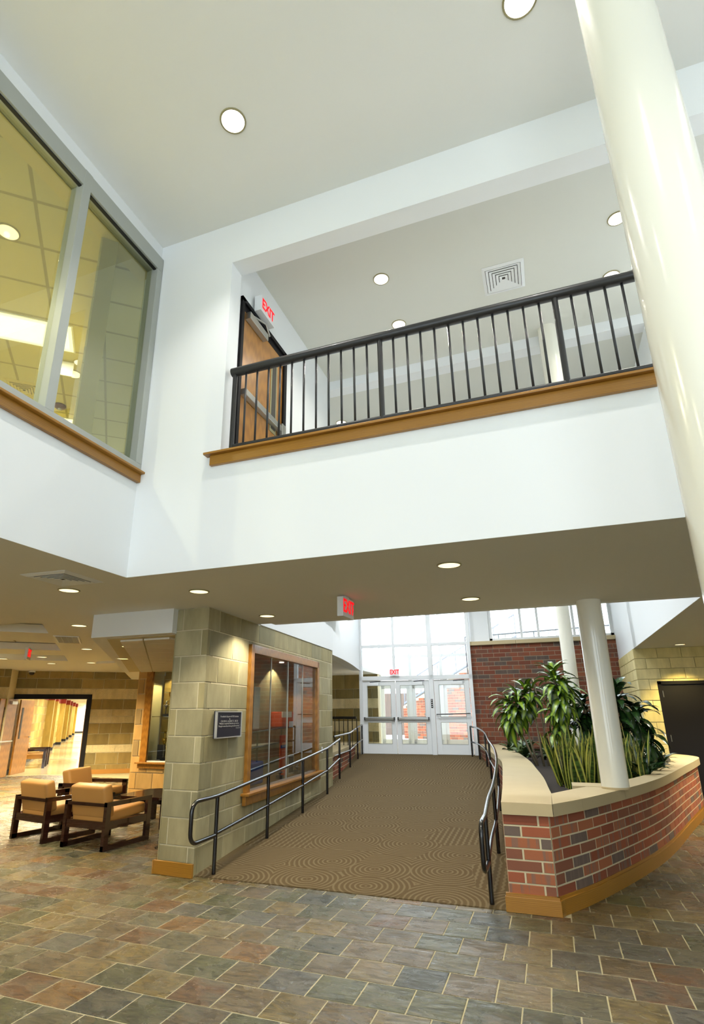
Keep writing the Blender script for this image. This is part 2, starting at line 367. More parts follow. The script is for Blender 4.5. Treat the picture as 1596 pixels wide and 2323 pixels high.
def blocks(root, org, ang, u0, u1, courses, L, joint, depth, name, mat, holes=(), off=0.0, zmin=None, half=None, limit=300, jitter=0.0):
    """courses: list of (z0, z1, shift, mat or None). Lays blocks on the face whose outward side is local -y."""
    cs, sn = math.cos(ang), math.sin(ang); recs = []
    for (z0, z1, sh, mt) in courses:
        cuts = []; u = u0 - L + sh + off
        while u < u1:
            a, b = max(u, u0), min(u + L, u1); u += L
            if b - a < joint * 2.5: continue
            segs = [(a, b, z0, z1)]
            for (h0, h1, g0, g1) in holes:
                new = []
                for (p, q, s, t) in segs:
                    if q <= h0 or p >= h1 or t <= g0 or s >= g1: new.append((p, q, s, t)); continue
                    if p < h0: new.append((p, h0 + joint, s, t))
                    if q > h1: new.append((h1 - joint, q, s, t))
                    pa, qa = max(p, h0), min(q, h1)
                    if s < g0: new.append((pa, qa, s, g0 + joint))
                    if t > g1: new.append((pa, qa, g1 - joint, t))
                segs = new
            for (p, q, s, t) in segs:
                if q - p > joint * 2.5 and t - s > joint * 2.2: recs.append((p, q, s, t, mt or mat))
    out = []
    for (p, q, s, t, mt) in recs:
        w, h = q - p - joint, t - s - joint; uc, zc = (p + q) / 2, (s + t) / 2
        d = depth + (random.uniform(-jitter, jitter) if jitter else 0)
        x, y = org[0] + uc * cs, org[1] + uc * sn
        out.append((round(w, 3), round(h, 3), (x, y, zc), ang, mt, d))
    out.sort(key=lambda r: (r[2][0] ** 2 + r[2][1] ** 2))
    rest = MB()
    for i, (w, h, loc, a, mt, d) in enumerate(out):
        pr = proj(loc); vis = pr and -60 < pr[0] < 1660 and -60 < pr[1] < 2400
        if vis and blocks.count < limit:
            blocks.count += 1; inst(name, block_mesh(w, h, round(d, 3), name, mt), root, loc, (0, 0, a))
        else:
            me = block_mesh(w, h, round(d, 3), name, mt); T = Matrix.Translation(loc) @ Matrix.Rotation(a, 4, 'Z')
            rest.add([T @ v.co for v in me.vertices], [tuple(p.vertices) for p in me.polygons]); rmt = mt
    if rest.v:
        rest.obj(name + '_field', rmt, root, kind='stuff')
blocks.count = 0

# ------------------------------------------------------------------ levels and plan
Z1, ZS, ZOP, ZC, ZU, ZB = 2.80, 3.90, 6.12, 6.65, 6.50, 6.35      # soffit, sill, opening head, lobby ceiling, bridge ceiling, entry ceiling
YW, XL, YB = 3.985, -3.53, 6.95                                    # front wall, left wall, far edge of the bridge
RS, RY = 0.06, 5.57
rz = lambda y: max(0.0, (min(y, 15.2) - RY) * RS)

# ------------------------------------------------------------------ floor
floor = MB().box(-17, 7, -7, 18, -0.12, -0.0028).obj('floor', 'grout', label='sandy grout bed of the multicoloured slate floor', cat='floor', kind='structure')
TS, TX, TY = 0.3048, -3.841, 3.931
tiles = []
for k in range(-12, 40):
    y0 = TY + k * TS; y1 = y0 + TS; sh = TS / 2 if k % 2 else 0
    for j in range(-46, 36):
        x0 = TX + j * TS + sh; x1 = x0 + TS; a, b, c, d = x0, x1, y0, y1; xc = (a + b) / 2
        if -3.62 < xc < -0.12:
            if c > 5.5: continue
            d = min(d, 5.562)
        elif a < -3.62 < b and d > 5.562:
            b = -3.6; xc = (a + b) / 2
        if xc < -9.0 and c > 12.6 or c > 13.0: continue
        if c < -4 or xc > 6: continue
        tiles.append((a, b, c, d))
def key(t):
    p = proj(((t[0] + t[1]) / 2, (t[2] + t[3]) / 2, 0))
    return (0 if p and -80 < p[0] < 1680 and 1500 < p[1] < 2450 else 1, (t[0] + t[1]) ** 2 / 4 + (t[2] + t[3]) ** 2 / 4)
tiles.sort(key=key)
def tile_me(w, h):
    b = 0.003; z = [-0.012, -0.0015, 0.0]
    vs = [(sx * w / 2, sy * h / 2, z[0]) for sx, sy in ((-1, -1), (1, -1), (1, 1), (-1, 1))] + [(sx * w / 2, sy * h / 2, z[1]) for sx, sy in ((-1, -1), (1, -1), (1, 1), (-1, 1))] \
        + [(sx * (w / 2 - b), sy * (h / 2 - b), z[2]) for sx, sy in ((-1, -1), (1, -1), (1, 1), (-1, 1))]
    fs = [(i, (i + 1) % 4, 4 + (i + 1) % 4, 4 + i) for i in range(4)] + [(4 + i, 4 + (i + 1) % 4, 8 + (i + 1) % 4, 8 + i) for i in range(4)] + [(8, 9, 10, 11)]
    return vs, fs
full = None; tcache = {}; field = MB(); J = 0.0085
for i, (a, b, c, d) in enumerate(tiles):
    w, h = round(b - a - J, 3), round(d - c - J, 3)
    if w < 0.02 or h < 0.02: continue
    vs, fs = tile_me(w, h); cx, cy = (a + b) / 2, (c + d) / 2; dz = random.uniform(-0.0006, 0.0008)
    if i < 300:
        if (w, h) not in tcache:
            me = MB().add(vs, fs).mesh('slate_tile'); me.materials.append(M['slate']); tcache[(w, h)] = me
        inst('slate_tile', tcache[(w, h)], floor, (cx, cy, dz), (random.uniform(-.002, .002), random.uniform(-.002, .002), 0))
    else: field.add([(v[0] + cx, v[1] + cy, v[2] + dz) for v in vs], fs)
field.obj('slate_tile_field', 'slate', floor, kind='stuff')

# carpeted ramp
P = [(-3.8, 5.565), (-3.85, 7.0), (-4.1, 10.5), (-5.1, 10.9), (-5.3, 15.2), (-1.55, 15.45), (-1.2, 13.9), (-0.62, 10.6), (-0.5, 9.6), (-0.35, 7.6), (-0.3, 5.565)]
MB().prism(P, -0.1, lambda p: 0.006 + rz(p[1])).obj('carpeted_ramp', 'carpet', label='sloping ramp covered in brown carpet with rings and waves', cat='ramp', kind='structure')

# ------------------------------------------------------------------ ceilings, upper walls and the bridge
MB().box(XL - 0.3, 7, -7, YW + 0.02, ZC, ZC + 0.2).obj('ceiling', 'lobbyceil', label='high pale grey lobby ceiling with two large downlights', cat='ceiling', kind='structure')
# bridge slab, whose underside is the low soffit, with the lounge ceiling (coffers recessed)
def slab_with_holes(poly_boxes, z0, z1):
    b = MB()
    for x0, x1, y0, y1 in poly_boxes: b.box(x0, x1, y0, y1, z0, z1)
    return b
so = MB(); so.box(-4.7, 4.8, YW + 0.001, YB - 0.001, Z1, Z1 + 0.85); so.box(-5.3, XL - 0.001, -7, YW + 0.001, Z1, Z1 + 0.4); so.box(-5.3, -4.7, YW + 0.001, 5.46, Z1, Z1 + 0.4)
so.obj('ceiling', 'soffit', label='low beige soffit under the bridge and mezzanine', cat='ceiling', kind='structure')
lc = MB(); lc.box(-17, -5.3, -7, 5.5, Z1, Z1 + 0.1); lc.box(-17, -5.3, 5.5, 18, Z1 + 0.14, Z1 + 0.2); lc.box(-9.0, -5.2, 4.9, 5.6, Z1 + 0.001, Z1 + 0.15)
lc.obj('ceiling', 'soffit', label='lounge ceiling with recessed bays at far left', cat='ceiling', kind='structure')
# dropped strips between the coffers, diagonal to the front wall
dr = thing('coffer_grid', 'beige dropped frame around the recessed lounge ceiling bays', 'ceiling frame', kind='structure')
ca, sa = math.cos(R_(132)), math.sin(R_(132))
T = Matrix.Translation((-5.5, 5.3, 0)) @ Matrix.Rotation(R_(132), 4, 'Z')
for (a0, a1, b0, b1) in ((-1.5, 12, -1.4, 0.42), (-1.5, 0.45, 0.42, 6), (2.0, 3.1, 0.42, 6), (4.6, 5.6, 0.42, 6), (7.0, 12, 0.42, 6)):
    MB().box(a0, a1, b0, b1, Z1 + 0.002, Z1 + 0.13, T).obj('dropped_panel', 'soffit', dr)
for a, b0, b1 in ((1.1, 1.3, 1.32), (3.8, 1.2, 1.22), (3.8, 2.4, 2.42)):
    MB().box(a - 0.6, a + 0.7, b0, b1, Z1 + 0.128, Z1 + 0.142, T).obj('panel_joint', 'trim', dr)

wf = MB()
wf.box(XL, 0.98, YW, YW + 0.28, Z1 + 0.001, ZS - 0.02)                    # parapet of the bridge
wf.box(XL, -2.63, YW, YW + 0.22, ZS - 0.02, ZC)                            # pier at left
wf.box(-2.63, 4.8, YW, YW + 0.2, ZOP, ZC)                                  # lintel
wf.box(0.98, 4.8, YW, YW + 0.28, Z1 + 0.001, ZS - 0.02)
wf.obj('wall_front', 'white', label='tall white wall with the open balcony of the bridge', cat='wall', kind='structure')
# bridge interior
bi = MB(); bi.box(-2.83, -2.63, YW + 0.2, YB, ZS - 0.9, ZU + 0.05); bi.box(-2.63, -2.60, YW, YW + 0.2, ZS - 0.02, ZOP)
bi.obj('wall_bridge_left', 'white', label='white side wall on the bridge with the oak door', cat='wall', kind='structure')
MB().box(-2.83, 4.8, YW + 0.19, YB, ZU, ZU + 0.15).obj('ceiling', 'ceil', label='grey ceiling over the upper bridge with square vent', cat='ceiling', kind='structure')
MB().box(-6.5, 4.8, YB, YB + 0.2, ZB, ZU + 0.3).obj('ceiling_beam', 'white', label='white drop beam at the far edge of the bridge ceiling', cat='beam', kind='structure')
MB().box(-6.5, 4.8, YB + 0.2, 15.9, ZB + 0.001, ZB + 0.2).obj('ceiling', 'ceil', label='pale ceiling over the tall entry hall', cat='ceiling', kind='structure')
MB().box(XL, 4.8, YB - 0.001, YB + 0.14, Z1 + 0.001, ZS + 0.0).obj('wall_bridge_back', 'white', label='white edge of the bridge facing the entry hall', cat='wall', kind='structure')
# oak sill with apron
sl = thing('balcony_sill', 'long oak sill and apron under the balcony railing', 'sill', (-2.72, YW, ZS))
MB().box(-0.02, 3.70, -0.075, 0.2, -0.022, 0.0).obj('sill_board', 'oak', sl, bevel=0.004)
MB().box(0.03, 3.69, -0.035, 0.0, -0.12, -0.022).obj('apron', 'oak', sl, bevel=0.003)

# left (mezzanine) wall with window
wl = MB()
wl.box(XL - 0.2, XL, -7, YW, Z1 + 0.001, 3.855); wl.box(XL - 0.2, XL, -7, YW + 0.2, 6.46, ZC)
wl.box(XL - 0.2, XL, YW, YW + 0.2, 3.74, 6.46); wl.box(XL - 0.2, XL, -7, -4.0, 3.74, 6.46)
wl.obj('wall_left', 'white', label='white mezzanine wall below and above the big left window', cat='wall', kind='structure')
w1 = thing('window_1', 'large grey framed interior window on the left mezzanine wall', 'window', (XL, 0, 3.86), kind='structure')
fr = MB(); fr.box(-0.11, 0.035, -4, 3.98, 2.42, 2.60); fr.box(-0.11, 0.035, -4, 3.98, -0.01, 0.075); fr.box(-0.11, 0.035, 3.90, 3.982, 0.075, 2.42)
fr.obj('frame', 'alugrey', w1, bevel=0.004)
for y in (-3.4, -1.9, -0.35, 1.27, 2.86):
    MB().box(-0.11, 0.037, y - 0.045, y + 0.045, 0.07, 2.604).obj('mullion', 'alugrey', w1, bevel=0.004)
gk = MB(); gk.box(-0.02, 0.012, -4, 3.9, 2.408, 2.422); gk.obj('gasket', 'gasket', w1)
for y0, y1 in ((-4, -3.4), (-3.4, -1.9), (-1.9, -0.35), (-0.35, 1.27), (1.27, 2.86), (2.86, 3.95)):
    MB().box(-0.05, -0.044, y0 + 0.03, y1 - 0.03, 0.06, 2.43).obj('glass_pane', 'mezzglass', w1)
sl2 = thing('window_sill', 'oak sill and apron under the left mezzanine window', 'sill', (XL, 0, 3.86))
MB().box(-0.02, 0.085, -4, 4.0, -0.03, -0.008).obj('sill_board', 'oak', sl2, bevel=0.004)
MB().box(0.0, 0.04, -4, 3.985, -0.115, -0.03).obj('apron', 'oak', sl2, bevel=0.003)

# mezzanine room behind the glass
ZM = 6.3
M['mezzwall'] = plain('mezzanine_joint', (150, 142, 100), 0.85)
MB().box(-13, XL - 0.2, -7, 11, 3.55, 3.65).obj('floor', 'mezz', label='floor of the mezzanine corridor behind the glass', cat='floor', kind='structure')
MB().box(-13, XL - 0.21, -7, 11, ZM, ZM + 0.1).obj('ceiling', 'mezztile', label='tan acoustic tile ceiling seen through the mezzanine window', cat='ceiling', kind='structure')
MB().box(-3.80, XL - 0.11, -7, 3.985, 6.27, 6.6).obj('wall_mezzanine_header', 'mezz', label='tan header above the mezzanine window inside', cat='wall', kind='structure')
mz = MB(); A = Vector((-3.75, 3.35)); B = Vector((-8.6, 7.75)); n = Vector((0.67, 0.74)) * 0.15
mz.prism([A, B, B + n, A + n], 3.6, ZM)
mw = mz.obj('wall_mezzanine', 'mezzwall', label='tan block wall receding behind the mezzanine window', cat='wall', kind='structure')
ang = math.atan2((B - A).y, (B - A).x); Lm = (B - A).length
blocks.count = 0
cs_ = [(3.62 + 0.19 * i, 3.62 + 0.19 * (i + 1), 0.2 if i % 2 else 0, None) for i in range(14)]
M['mezzblock'] = stone_mat('mezzanine_block', [(186, 174, 122), (190, 178, 126), (182, 170, 118)], 0.15, 60)
blocks(mw, (A.x + n.x * 0, A.y), ang + PI, -Lm, 0, cs_, 0.42, 0.006, 0.015, 'wall_block', 'mezzblock') if False else blocks(mw, (A.x, A.y), ang, 0, Lm, [(a, b, s, m) for a, b, s, m in cs_], 0.42, 0.006, 0.0, 'wall_block', 'mezzblock', limit=0) if False else None
# blocks on the room side of that wall (outward side is local -y when walking from B to A)
blocks(mw, (B.x, B.y), ang + PI, 0, Lm, cs_, 0.42, 0.006, 0.018, 'wall_block', 'mezzblock', limit=160)
MB().prism([(-8.6, 7.75), (-12.9, 4.0), (-13, 4.1), (-8.7, 7.9)], 3.6, ZM).obj('wall_mezzanine_end', 'mezz', label='tan end wall deep in the mezzanine corridor', cat='wall', kind='structure')

# ------------------------------------------------------------------ lamps
def downlight(x, y, z, r, label, lens='lens', trim='trim', e=0, col=(1.0, 0.90, 0.70), group=None, spot=125):
    t = thing('downlight', label, 'ceiling light', (x, y, z), group=group)
    MB().lathe([(r * 0.9, -0.002), (r * 0.92, -0.008), (r * 1.08, -0.008), (r * 1.1, 0.0)], n=28).obj('trim_ring', trim, t) if False else None
    ring = MB(); n = 28
    vs = [(rr * math.cos(2 * PI * k / n), rr * math.sin(2 * PI * k / n), zz) for rr, zz in ((r * 1.12, 0.0), (r * 1.10, -0.008), (r * 0.98, -0.010), (r * 0.97, -0.003)) for k in range(n)]
    fs = [(i * n + k, i * n + (k + 1) % n, (i + 1) * n + (k + 1) % n, (i + 1) * n + k) for i in range(3) for k in range(n)]
    ring.add(vs, fs).obj('trim_ring', trim, t, smooth=True)
    cyl(r * 0.975, -0.006, -0.002, n=28).obj('lens', lens, t)
    if e:
        o = light('lamp_or_fill_spot', 'SPOT', (0, 0, -0.03), e, col, (0, 0, 0), spot_size=R_(spot), spot_blend=0.6, shadow_soft_size=0.03); o.parent = t
    return t
def fill_spot(x, y, z, e, col, spot):             # bare spots without fixtures, added to brighten the rooms
    light('lamp_or_fill_spot', 'SPOT', (x, y, z - 0.03), e, col, (0, 0, 0), spot_size=R_(spot), spot_blend=0.6, shadow_soft_size=0.03)
downlight(-2.06, 3.03, ZC, 0.105, 'large bright downlight left of centre on the high lobby ceiling', 'lenswhite', 'trim', 110, (1, 0.96, 0.91), spot=110)
downlight(0.385, 3.02, ZC, 0.115, 'large bright downlight at the top edge of the high lobby ceiling', 'lenswhite', 'trim', 110, (1, 0.96, 0.91), spot=110)
for x, y in ((-2.06, 0.6), (0.39, 0.6), (2.9, 0.6), (2.9, 3.02), (-2.06, -2.2), (0.39, -2.2)):
    fill_spot(x, y, ZC, 110, (1, 0.96, 0.91), 110)  # added lobby fill, lifting the floor and, by bounce, the soffit
for x, y, lb in ((-1.30, 5.17, 'bright downlight on the bridge ceiling left of the square vent'), (1.23, 5.24, 'bright downlight on the bridge ceiling half hidden by the big column'),
                 (-1.30, 6.03, 'bright downlight just above the left part of the balcony rail'), (1.25, 6.10, 'bright downlight just above the right end of the balcony rail')):
    downlight(x, y, ZU, 0.085, lb, 'lenswhite', 'trim', 42, (1, 0.93, 0.8), spot=140)
downlight(-2.8, 7.95, ZB, 0.085, 'bright downlight seen low between the left balcony balusters', 'lenswhite', 'trim', 30, (1, 0.93, 0.8))
for x, y, lb, e in ((-0.67, 4.63, 'largest soffit downlight, right of the hanging exit sign', 130), (-0.69, 6.20, 'soffit downlight nearest the entry doors', 50),
                 (-3.28, 6.34, 'soffit downlight casting a yellow glow on the stone wall', 90), (-3.245, 4.74, 'soffit downlight above the stone pillar corner', 85),
                 (-4.43, 4.20, 'soffit downlight beside the large square vent', 85)):
    downlight(x, y, Z1, 0.095, lb, 'lens', 'trim', e)
for x, y, lb, e in ((-6.1, 6.05, 'lounge downlight glowing beside the white bulkhead', 240), (-8.2, 8.4, 'lounge downlight below the slotted grille', 300), (-10.2, 9.2, 'lounge downlight in line with the red exit sign', 700),
                 (-11.3, 10.5, 'lounge downlight nearest above the open double doors', 700), (-10.3, 10.75, 'lounge downlight near the bulkhead end at the back wall', 700), (-11.3, 9.15, 'lounge downlight at the far left edge', 700)):
    downlight(x, y, Z1, 0.10, lb, 'lens', 'trim', e, (1, 0.80, 0.48), spot=140)
bulkz = 2.51
downlight(-5.45, 6.35, bulkz, 0.095, 'nearer downlight under the lowered white bulkhead', 'lens', 'trim', 70)
downlight(-6.75, 7.75, bulkz, 0.095, 'farther downlight under the lowered white bulkhead', 'lens', 'trim', 70)
downlight(2.42, 12.15, Z1, 0.09, 'downlight washing the yellow block wall at right', 'lens', 'trim', 230, (1, 0.76, 0.28), spot=100)
downlight(2.9, 10.4, Z1, 0.09, 'downlight at the right edge near the big column', 'lens', 'trim', 300)
downlight(-5.6, 13.2, 2.74, 0.09, 'small downlight in the side passage beyond the stone wall', 'lens', 'trim', 14)
for i, (x, y) in enumerate(((-3.6, 9.0), (-1.6, 9.0), (0.4, 9.0), (-3.8, 12.4), (-1.6, 12.4), (0.6, 12.4))):
    fill_spot(x, y, ZB, 340 if x < 0 else 90, (0.92, 0.96, 1.0), 135)  # unseen cool fill added to brighten the entry hall
for x, y in ((4.2, 9.0), (4.4, 11.2), (-8.5, 5.2), (-11.5, 6.5), (-13.0, 9.0), (-7.0, 3.2), (-9.5, 1.0), (-5.6, 0.5)):
    fill_spot(x, y, Z1, 330 if x < 0 else 300, (1, 0.84, 0.55), 125)  # added warm fill for the lounge and the right passage
# mezzanine lamps, and added fill spots after the panels
for (x, y, lb) in ((-4.63, 2.97, 'round downlight behind the left mezzanine window pane'), (-5.91, 5.13, 'round downlight behind the right mezzanine window pane')):
    downlight(x, y, ZM, 0.10, lb, 'lens', 'trim', 18)
def flpanel(x, y, label):
    t = thing('fluorescent_panel', label, 'ceiling light', (x, y, ZM), R_(41.5))
    MB().box(-1.15, 0, -0.01, 0.57, -0.012, 0.01).obj('frame', 'trimw', t); MB().box(-1.13, -0.02, 0.01, 0.55, -0.016, -0.008).obj('diffuser', 'panel', t)
    o = light('panel_light', 'AREA', (-0.5, 0.25, -0.03), 60, (1, 0.92, 0.66), (0, 0, 0), shape='RECTANGLE', size=0.9, size_y=0.45); o.parent = t
flpanel(-5.13, 4.33, 'long fluorescent panel crossing behind the window mullion'); flpanel(-6.85, 6.17, 'lower fluorescent panel deep behind the window')
for x, y in ((-5.0, 1.2), (-6.2, 2.4), (-8.2, 5.6), (-5.6, -1.5)):
    fill_spot(x, y, ZM, 200, (1, 0.93, 0.68), 150)

# ------------------------------------------------------------------ vents
def vent(x, y, z, s, rzz, label, mat='trimw'):
    t = thing('ceiling_vent', label, 'air vent', (x, y, z), rzz)
    b = MB(); h = s / 2
    def ringbox(h0, h1, z0, z1):
        vs = [(sx * hh, sy * hh, zz) for hh, zz in ((h0, z0), (h1, z1)) for sx, sy in ((-1, -1), (1, -1), (1, 1), (-1, 1))]
        return vs, [(i, (i + 1) % 4, 4 + (i + 1) % 4, 4 + i) for i in range(4)]
    f = MB(); f.add(*ringbox(h, h * 0.84, -0.004, -0.016)); f.add(*ringbox(h, h * 0.99, 0.0, -0.004)); f.obj('frame', mat, t)
    MB().box(-h * .85, h * .85, -h * .85, h * .85, -0.003, 0.0).obj('backing', 'ventdark', t)
    for i in range(5):
        a = h * (0.82 - 0.155 * i); m = MB(); m.add(*ringbox(a, a - h * 0.125, -0.017, -0.009)); m.add(*ringbox(a, a - h * 0.004, -0.017, -0.010)); m.obj('louvre', mat, t)
vent(0.06, 5.67, ZU, 0.47, 0, 'square louvred vent on the bridge ceiling')
vent(-4.09, 3.79, Z1, 0.50, R_(3), 'square louvred vent on the soffit at left')
vent(-6.92, 5.18, ZM, 0.5, R_(41.5), 'square louvred vent behind the left mezzanine glass', 'mezz')
vent(3.0, 11.2, Z1, 0.45, 0, 'square vent on the low ceiling at the right edge')
g = thing('slot_grille', 'dark slotted return grille on the lounge ceiling', 'air vent', (-7.43, 7.17, Z1), R_(132))
MB().box(-0.45, 0.45, -0.19, 0.19, -0.012, 0).obj('frame', 'trimw', g); MB().box(-0.42, 0.42, -0.16, 0.16, -0.014, -0.010).obj('backing', 'ventdark', g)
for i in range(14): MB().box(-0.40 + i * 0.06, -0.385 + i * 0.06, -0.16, 0.16, -0.018, -0.012).obj('slat', 'trim', g)
for i in range(3): MB().box(-0.42, 0.42, -0.08 + i * 0.08 - 0.004, -0.08 + i * 0.08 + 0.004, -0.018, -0.012).obj('slat', 'trim', g)
sd = thing('smoke_detector', 'dark maroon smoke detector behind the mezzanine glass', 'detector', (-6.77, 5.72, ZM))
MB().lathe([(0.09, 0), (0.09, -0.03), (0.06, -0.05), (0.05, -0.06)], n=20).obj('housing', 'smoke', sd, smooth=True); MB().lathe([(0.03, -0.055), (0.02, -0.085)], n=12).obj('sensor', 'steel', sd)

# ------------------------------------------------------------------ exit signs
def exit_sign(loc, rzz, label, w=0.30, h=0.185, d=0.05, side='-y', hang=True, txt='EXIT', ts=None, arrows=False):
    t = thing('exit_sign', label, 'exit sign', loc, rzz)
    MB().box(-w / 2, w / 2, -d / 2, d / 2, -h, 0).obj('housing', 'signwhite', t, bevel=0.004)
    if hang: MB().box(-0.06, 0.06, -0.02, 0.02, 0, 0.03).obj('mount', 'trimw', t)
    text(txt, ts or h * 0.92, 'exitred', (0, -d / 2 - 0.003, -h * 0.48), (PI / 2, 0, 0), t, 'exit_lettering', sx=0.78, bold=0.004)
    if arrows:
        for sx in (-1, 1):
            a = MB(); x = sx * w * 0.46; dx = -sx * 0.02
            a.add([(x, -d / 2 - 0.004, -h * .5), (x + dx, -d / 2 - 0.004, -h * .5 + 0.03), (x + dx * 1.6, -d / 2 - 0.004, -h * .5 + 0.03), (x + dx * 0.6, -d / 2 - 0.004, -h * .5), (x + dx * 1.6, -d / 2 - 0.004, -h * .5 - 0.03), (x + dx, -d / 2 - 0.004, -h * .5 - 0.03)], [(0, 1, 2, 3), (0, 3, 4, 5)])
            a.obj('arrow', 'exitred', t)
    return t
exit_sign((-1.95, 5.60, Z1 - 0.02), R_(88), 'exit sign with arrows hanging from the soffit over the ramp', 0.32, 0.21, 0.07, arrows=True, ts=0.2)
exit_sign((-2.56, 4.66, 6.10), R_(90), 'exit sign on the bridge wall beside the oak door', 0.34, 0.20, 0.085, hang=False)
exit_sign((-3.84, 14.99, 2.735), R_(4.6), 'exit sign over the entry doors below the transom', 0.25, 0.18, 0.04, hang=False)
exit_sign((-8.95, 7.75, Z1 - 0.02), R_(129), 'red exit sign hanging from the lounge ceiling', 0.34, 0.21, 0.05)
es = exit_sign((-5.84, 4.78, ZM - 0.02), R_(41.5), 'cream exit sign behind the mezzanine mullion', 0.42, 0.22, 0.02, txt='<', ts=0.12)
for ch in es.children:
    if ch.name.startswith('exit_lettering'): ch.location.x = -0.17

# ------------------------------------------------------------------ balcony railing
br = thing('balcony_railing', 'black steel balcony railing across the bridge opening', 'railing', (-2.56, 4.05, ZS))
MB().tube([(0, 0, 0.90), (4.2, 0, 0.90)], 0.045, 16).obj('top_rail', 'charcoal', br, smooth=False)
MB().tube([(0.02, 0, 0.085), (4.2, 0, 0.085)], 0.022, 12).obj('bottom_rail', 'charcoal', br)
smooth_angle(br.children[0]); smooth_angle(br.children[1])
pxs = [0.035, 1.505, 2.965]
for x in pxs + [4.42 - 0.3]: o = MB().tube([(x, 0, 0), (x, 0, 0.88)], 0.024, 12).obj('post', 'charcoal', br); smooth_angle(o)
bme = MB().tube([(0, 0, 0.09), (0, 0, 0.87)], 0.0105, 8).mesh('baluster', True); bme.materials.append(M['charcoal'])
for a, b in ((0.035, 1.505), (1.505, 2.965), (2.965, 4.42)):
    for i in range(1, 12):
        x = a + (b - a) * i / 12
        if x < 3.72 or True: inst('baluster', bme, br, (x, 0, 0)) if x < 4.1 else None

# ------------------------------------------------------------------ bridge door (on the side wall, facing +x)
d = thing('door_4', 'oak door with black frame and closer on the upper bridge', 'door', (-2.63, 4.24, 3.88), kind='structure')
f = MB(); f.box(-0.05, 0.03, 0, 0.05, 0, 2.03); f.box(-0.05, 0.03, 1.05, 1.12, 0, 2.03); f.box(-0.05, 0.03, 0, 1.12, 1.98, 2.03); f.obj('frame', 'blackdoor', d)
MB().box(-0.03, 0.006, 0.05, 1.05, 1.90, 1.98).obj('head_stop', 'blackdoor', d)
MB().box(-0.03, 0.004, 0.05, 1.05, 0.005, 1.90).obj('leaf', 'doorwood', d)
MB().box(0.004, 0.010, 0.74, 0.90, 0.78, 1.72).obj('vision_frame', 'brassy' if 'brassy' in M else 'trim', d); MB().box(0.009, 0.012, 0.77, 0.87, 0.82, 1.68).obj('vision_glass', 'ventdark', d)
c = MB().box(0.006, 0.075, 0.10, 0.52, 1.80, 1.885).obj('closer', 'steel', d, bevel=0.004)
a = MB(); a.tube([(0.05, 0.2, 1.90), (0.09, 0.42, 1.95)], 0.012, 8); a.tube([(0.09, 0.42, 1.95), (0.045, 0.60, 1.93)], 0.012, 8); a.obj('closer_arm', 'steel', d)
pb = MB().box(0.006, 0.07, 0.08, 1.0, 0.85, 0.92).obj('push_bar', 'steel', d, bevel=0.006); MB().box(0.004, 0.08, 0.93, 1.03, 0.80, 0.95).obj('latch_box', 'steel', pb, bevel=0.005)
MB().box(0.0, 0.012, 0, 0, 0, 0) if False else None
sw = MB().box(-2.63, -2.615, 5.62, 5.70, 4.05, 4.17).obj('switch_plate', 'trimw', label='small white plate low on the bridge wall behind balusters', cat='wall plate')

# ------------------------------------------------------------------ columns
def column(x, y, r, z0, z1, label, n=48):
    t = thing('column', label, 'column', (x, y, z0))
    o = MB().lathe([(r, 0), (r, z1 - z0)], n=n).obj('shaft', 'cream', t); smooth_angle(o, 40)
    MB().lathe([(r * 1.03, 0), (r * 1.03, 0.012), (r * 1.005, 0.02)], n=n).obj('base_sealant', 'cap', t)
    return t
column(0.878, 2.775, 0.200, 0.0, ZC, 'large glossy cream column in the right foreground')
column(0.54, 6.85, 0.133, 0.84, Z1, 'cream column standing on the planter wall')
column(0.47, 12.4, 0.130, 0.62, ZB, 'tall cream column rising behind the planted trees')
column(0.54, 6.85, 0.127, ZS, ZU, 'upper cream column seen through the balcony balusters')

# ------------------------------------------------------------------ stone wall beside the ramp
A = Vector((-3.618, 5.52)); B = Vector((-3.972, 10.58)); ang = math.atan2((B - A).y, (B - A).x); Lw = (B - A).length
u2 = (B - A) / Lw; nn = Vector((-u2.y, u2.x))     # nn points to the lounge side (-x)
def pt(u, w): q = A + u2 * u + nn * w; return (q.x, q.y)
U0, U1, G0, G1 = 1.14, 4.08, 0.62, 2.49           # display case opening
sw_ = MB()
for (a, b, z0, z1) in ((0.16, U0, -0.05, Z1), (U1, Lw, -0.05, Z1), (U0, U1, -0.05, G0), (U0, U1, G1, Z1)):
    sw_.prism([pt(a, 0.012), pt(b, 0.012), pt(b, 0.62), pt(a, 0.45 if a == 0.16 else 0.62)], z0, z1 - (0.001))
ws = sw_.obj('wall_ramp_side', 'joint', label='tan sandstone block wall and pillar beside the carpeted ramp', cat='wall', kind='structure')
zj = [-0.05, 0.27, 0.535, 0.805, 1.08, 1.36, 1.65, 1.94, 2.24, 2.54, 2.80]
cz = [(zj[i], zj[i + 1], (0.30 if i % 2 else 0.08), None) for i in range(10)]
blocks.count = 0
# side face (outward +x): walk from B to A so local -y faces the ramp
blocks(ws, (A.x, A.y), ang - 0.0, 0, Lw, [], 0.58, 0.012, 0.01, 'stone_block', 'stone')
def face_blocks(root, A, B, courses, L, joint, depth, mat, holes=(), name='stone_block', limit=300, flip=False, jitter=0.0):
    v = B - A; L0 = v.length
    blocks(root, (A.x, A.y), math.atan2(v.y, v.x), 0, L0, courses, L, joint, depth, name, mat, holes, limit=limit, jitter=jitter)
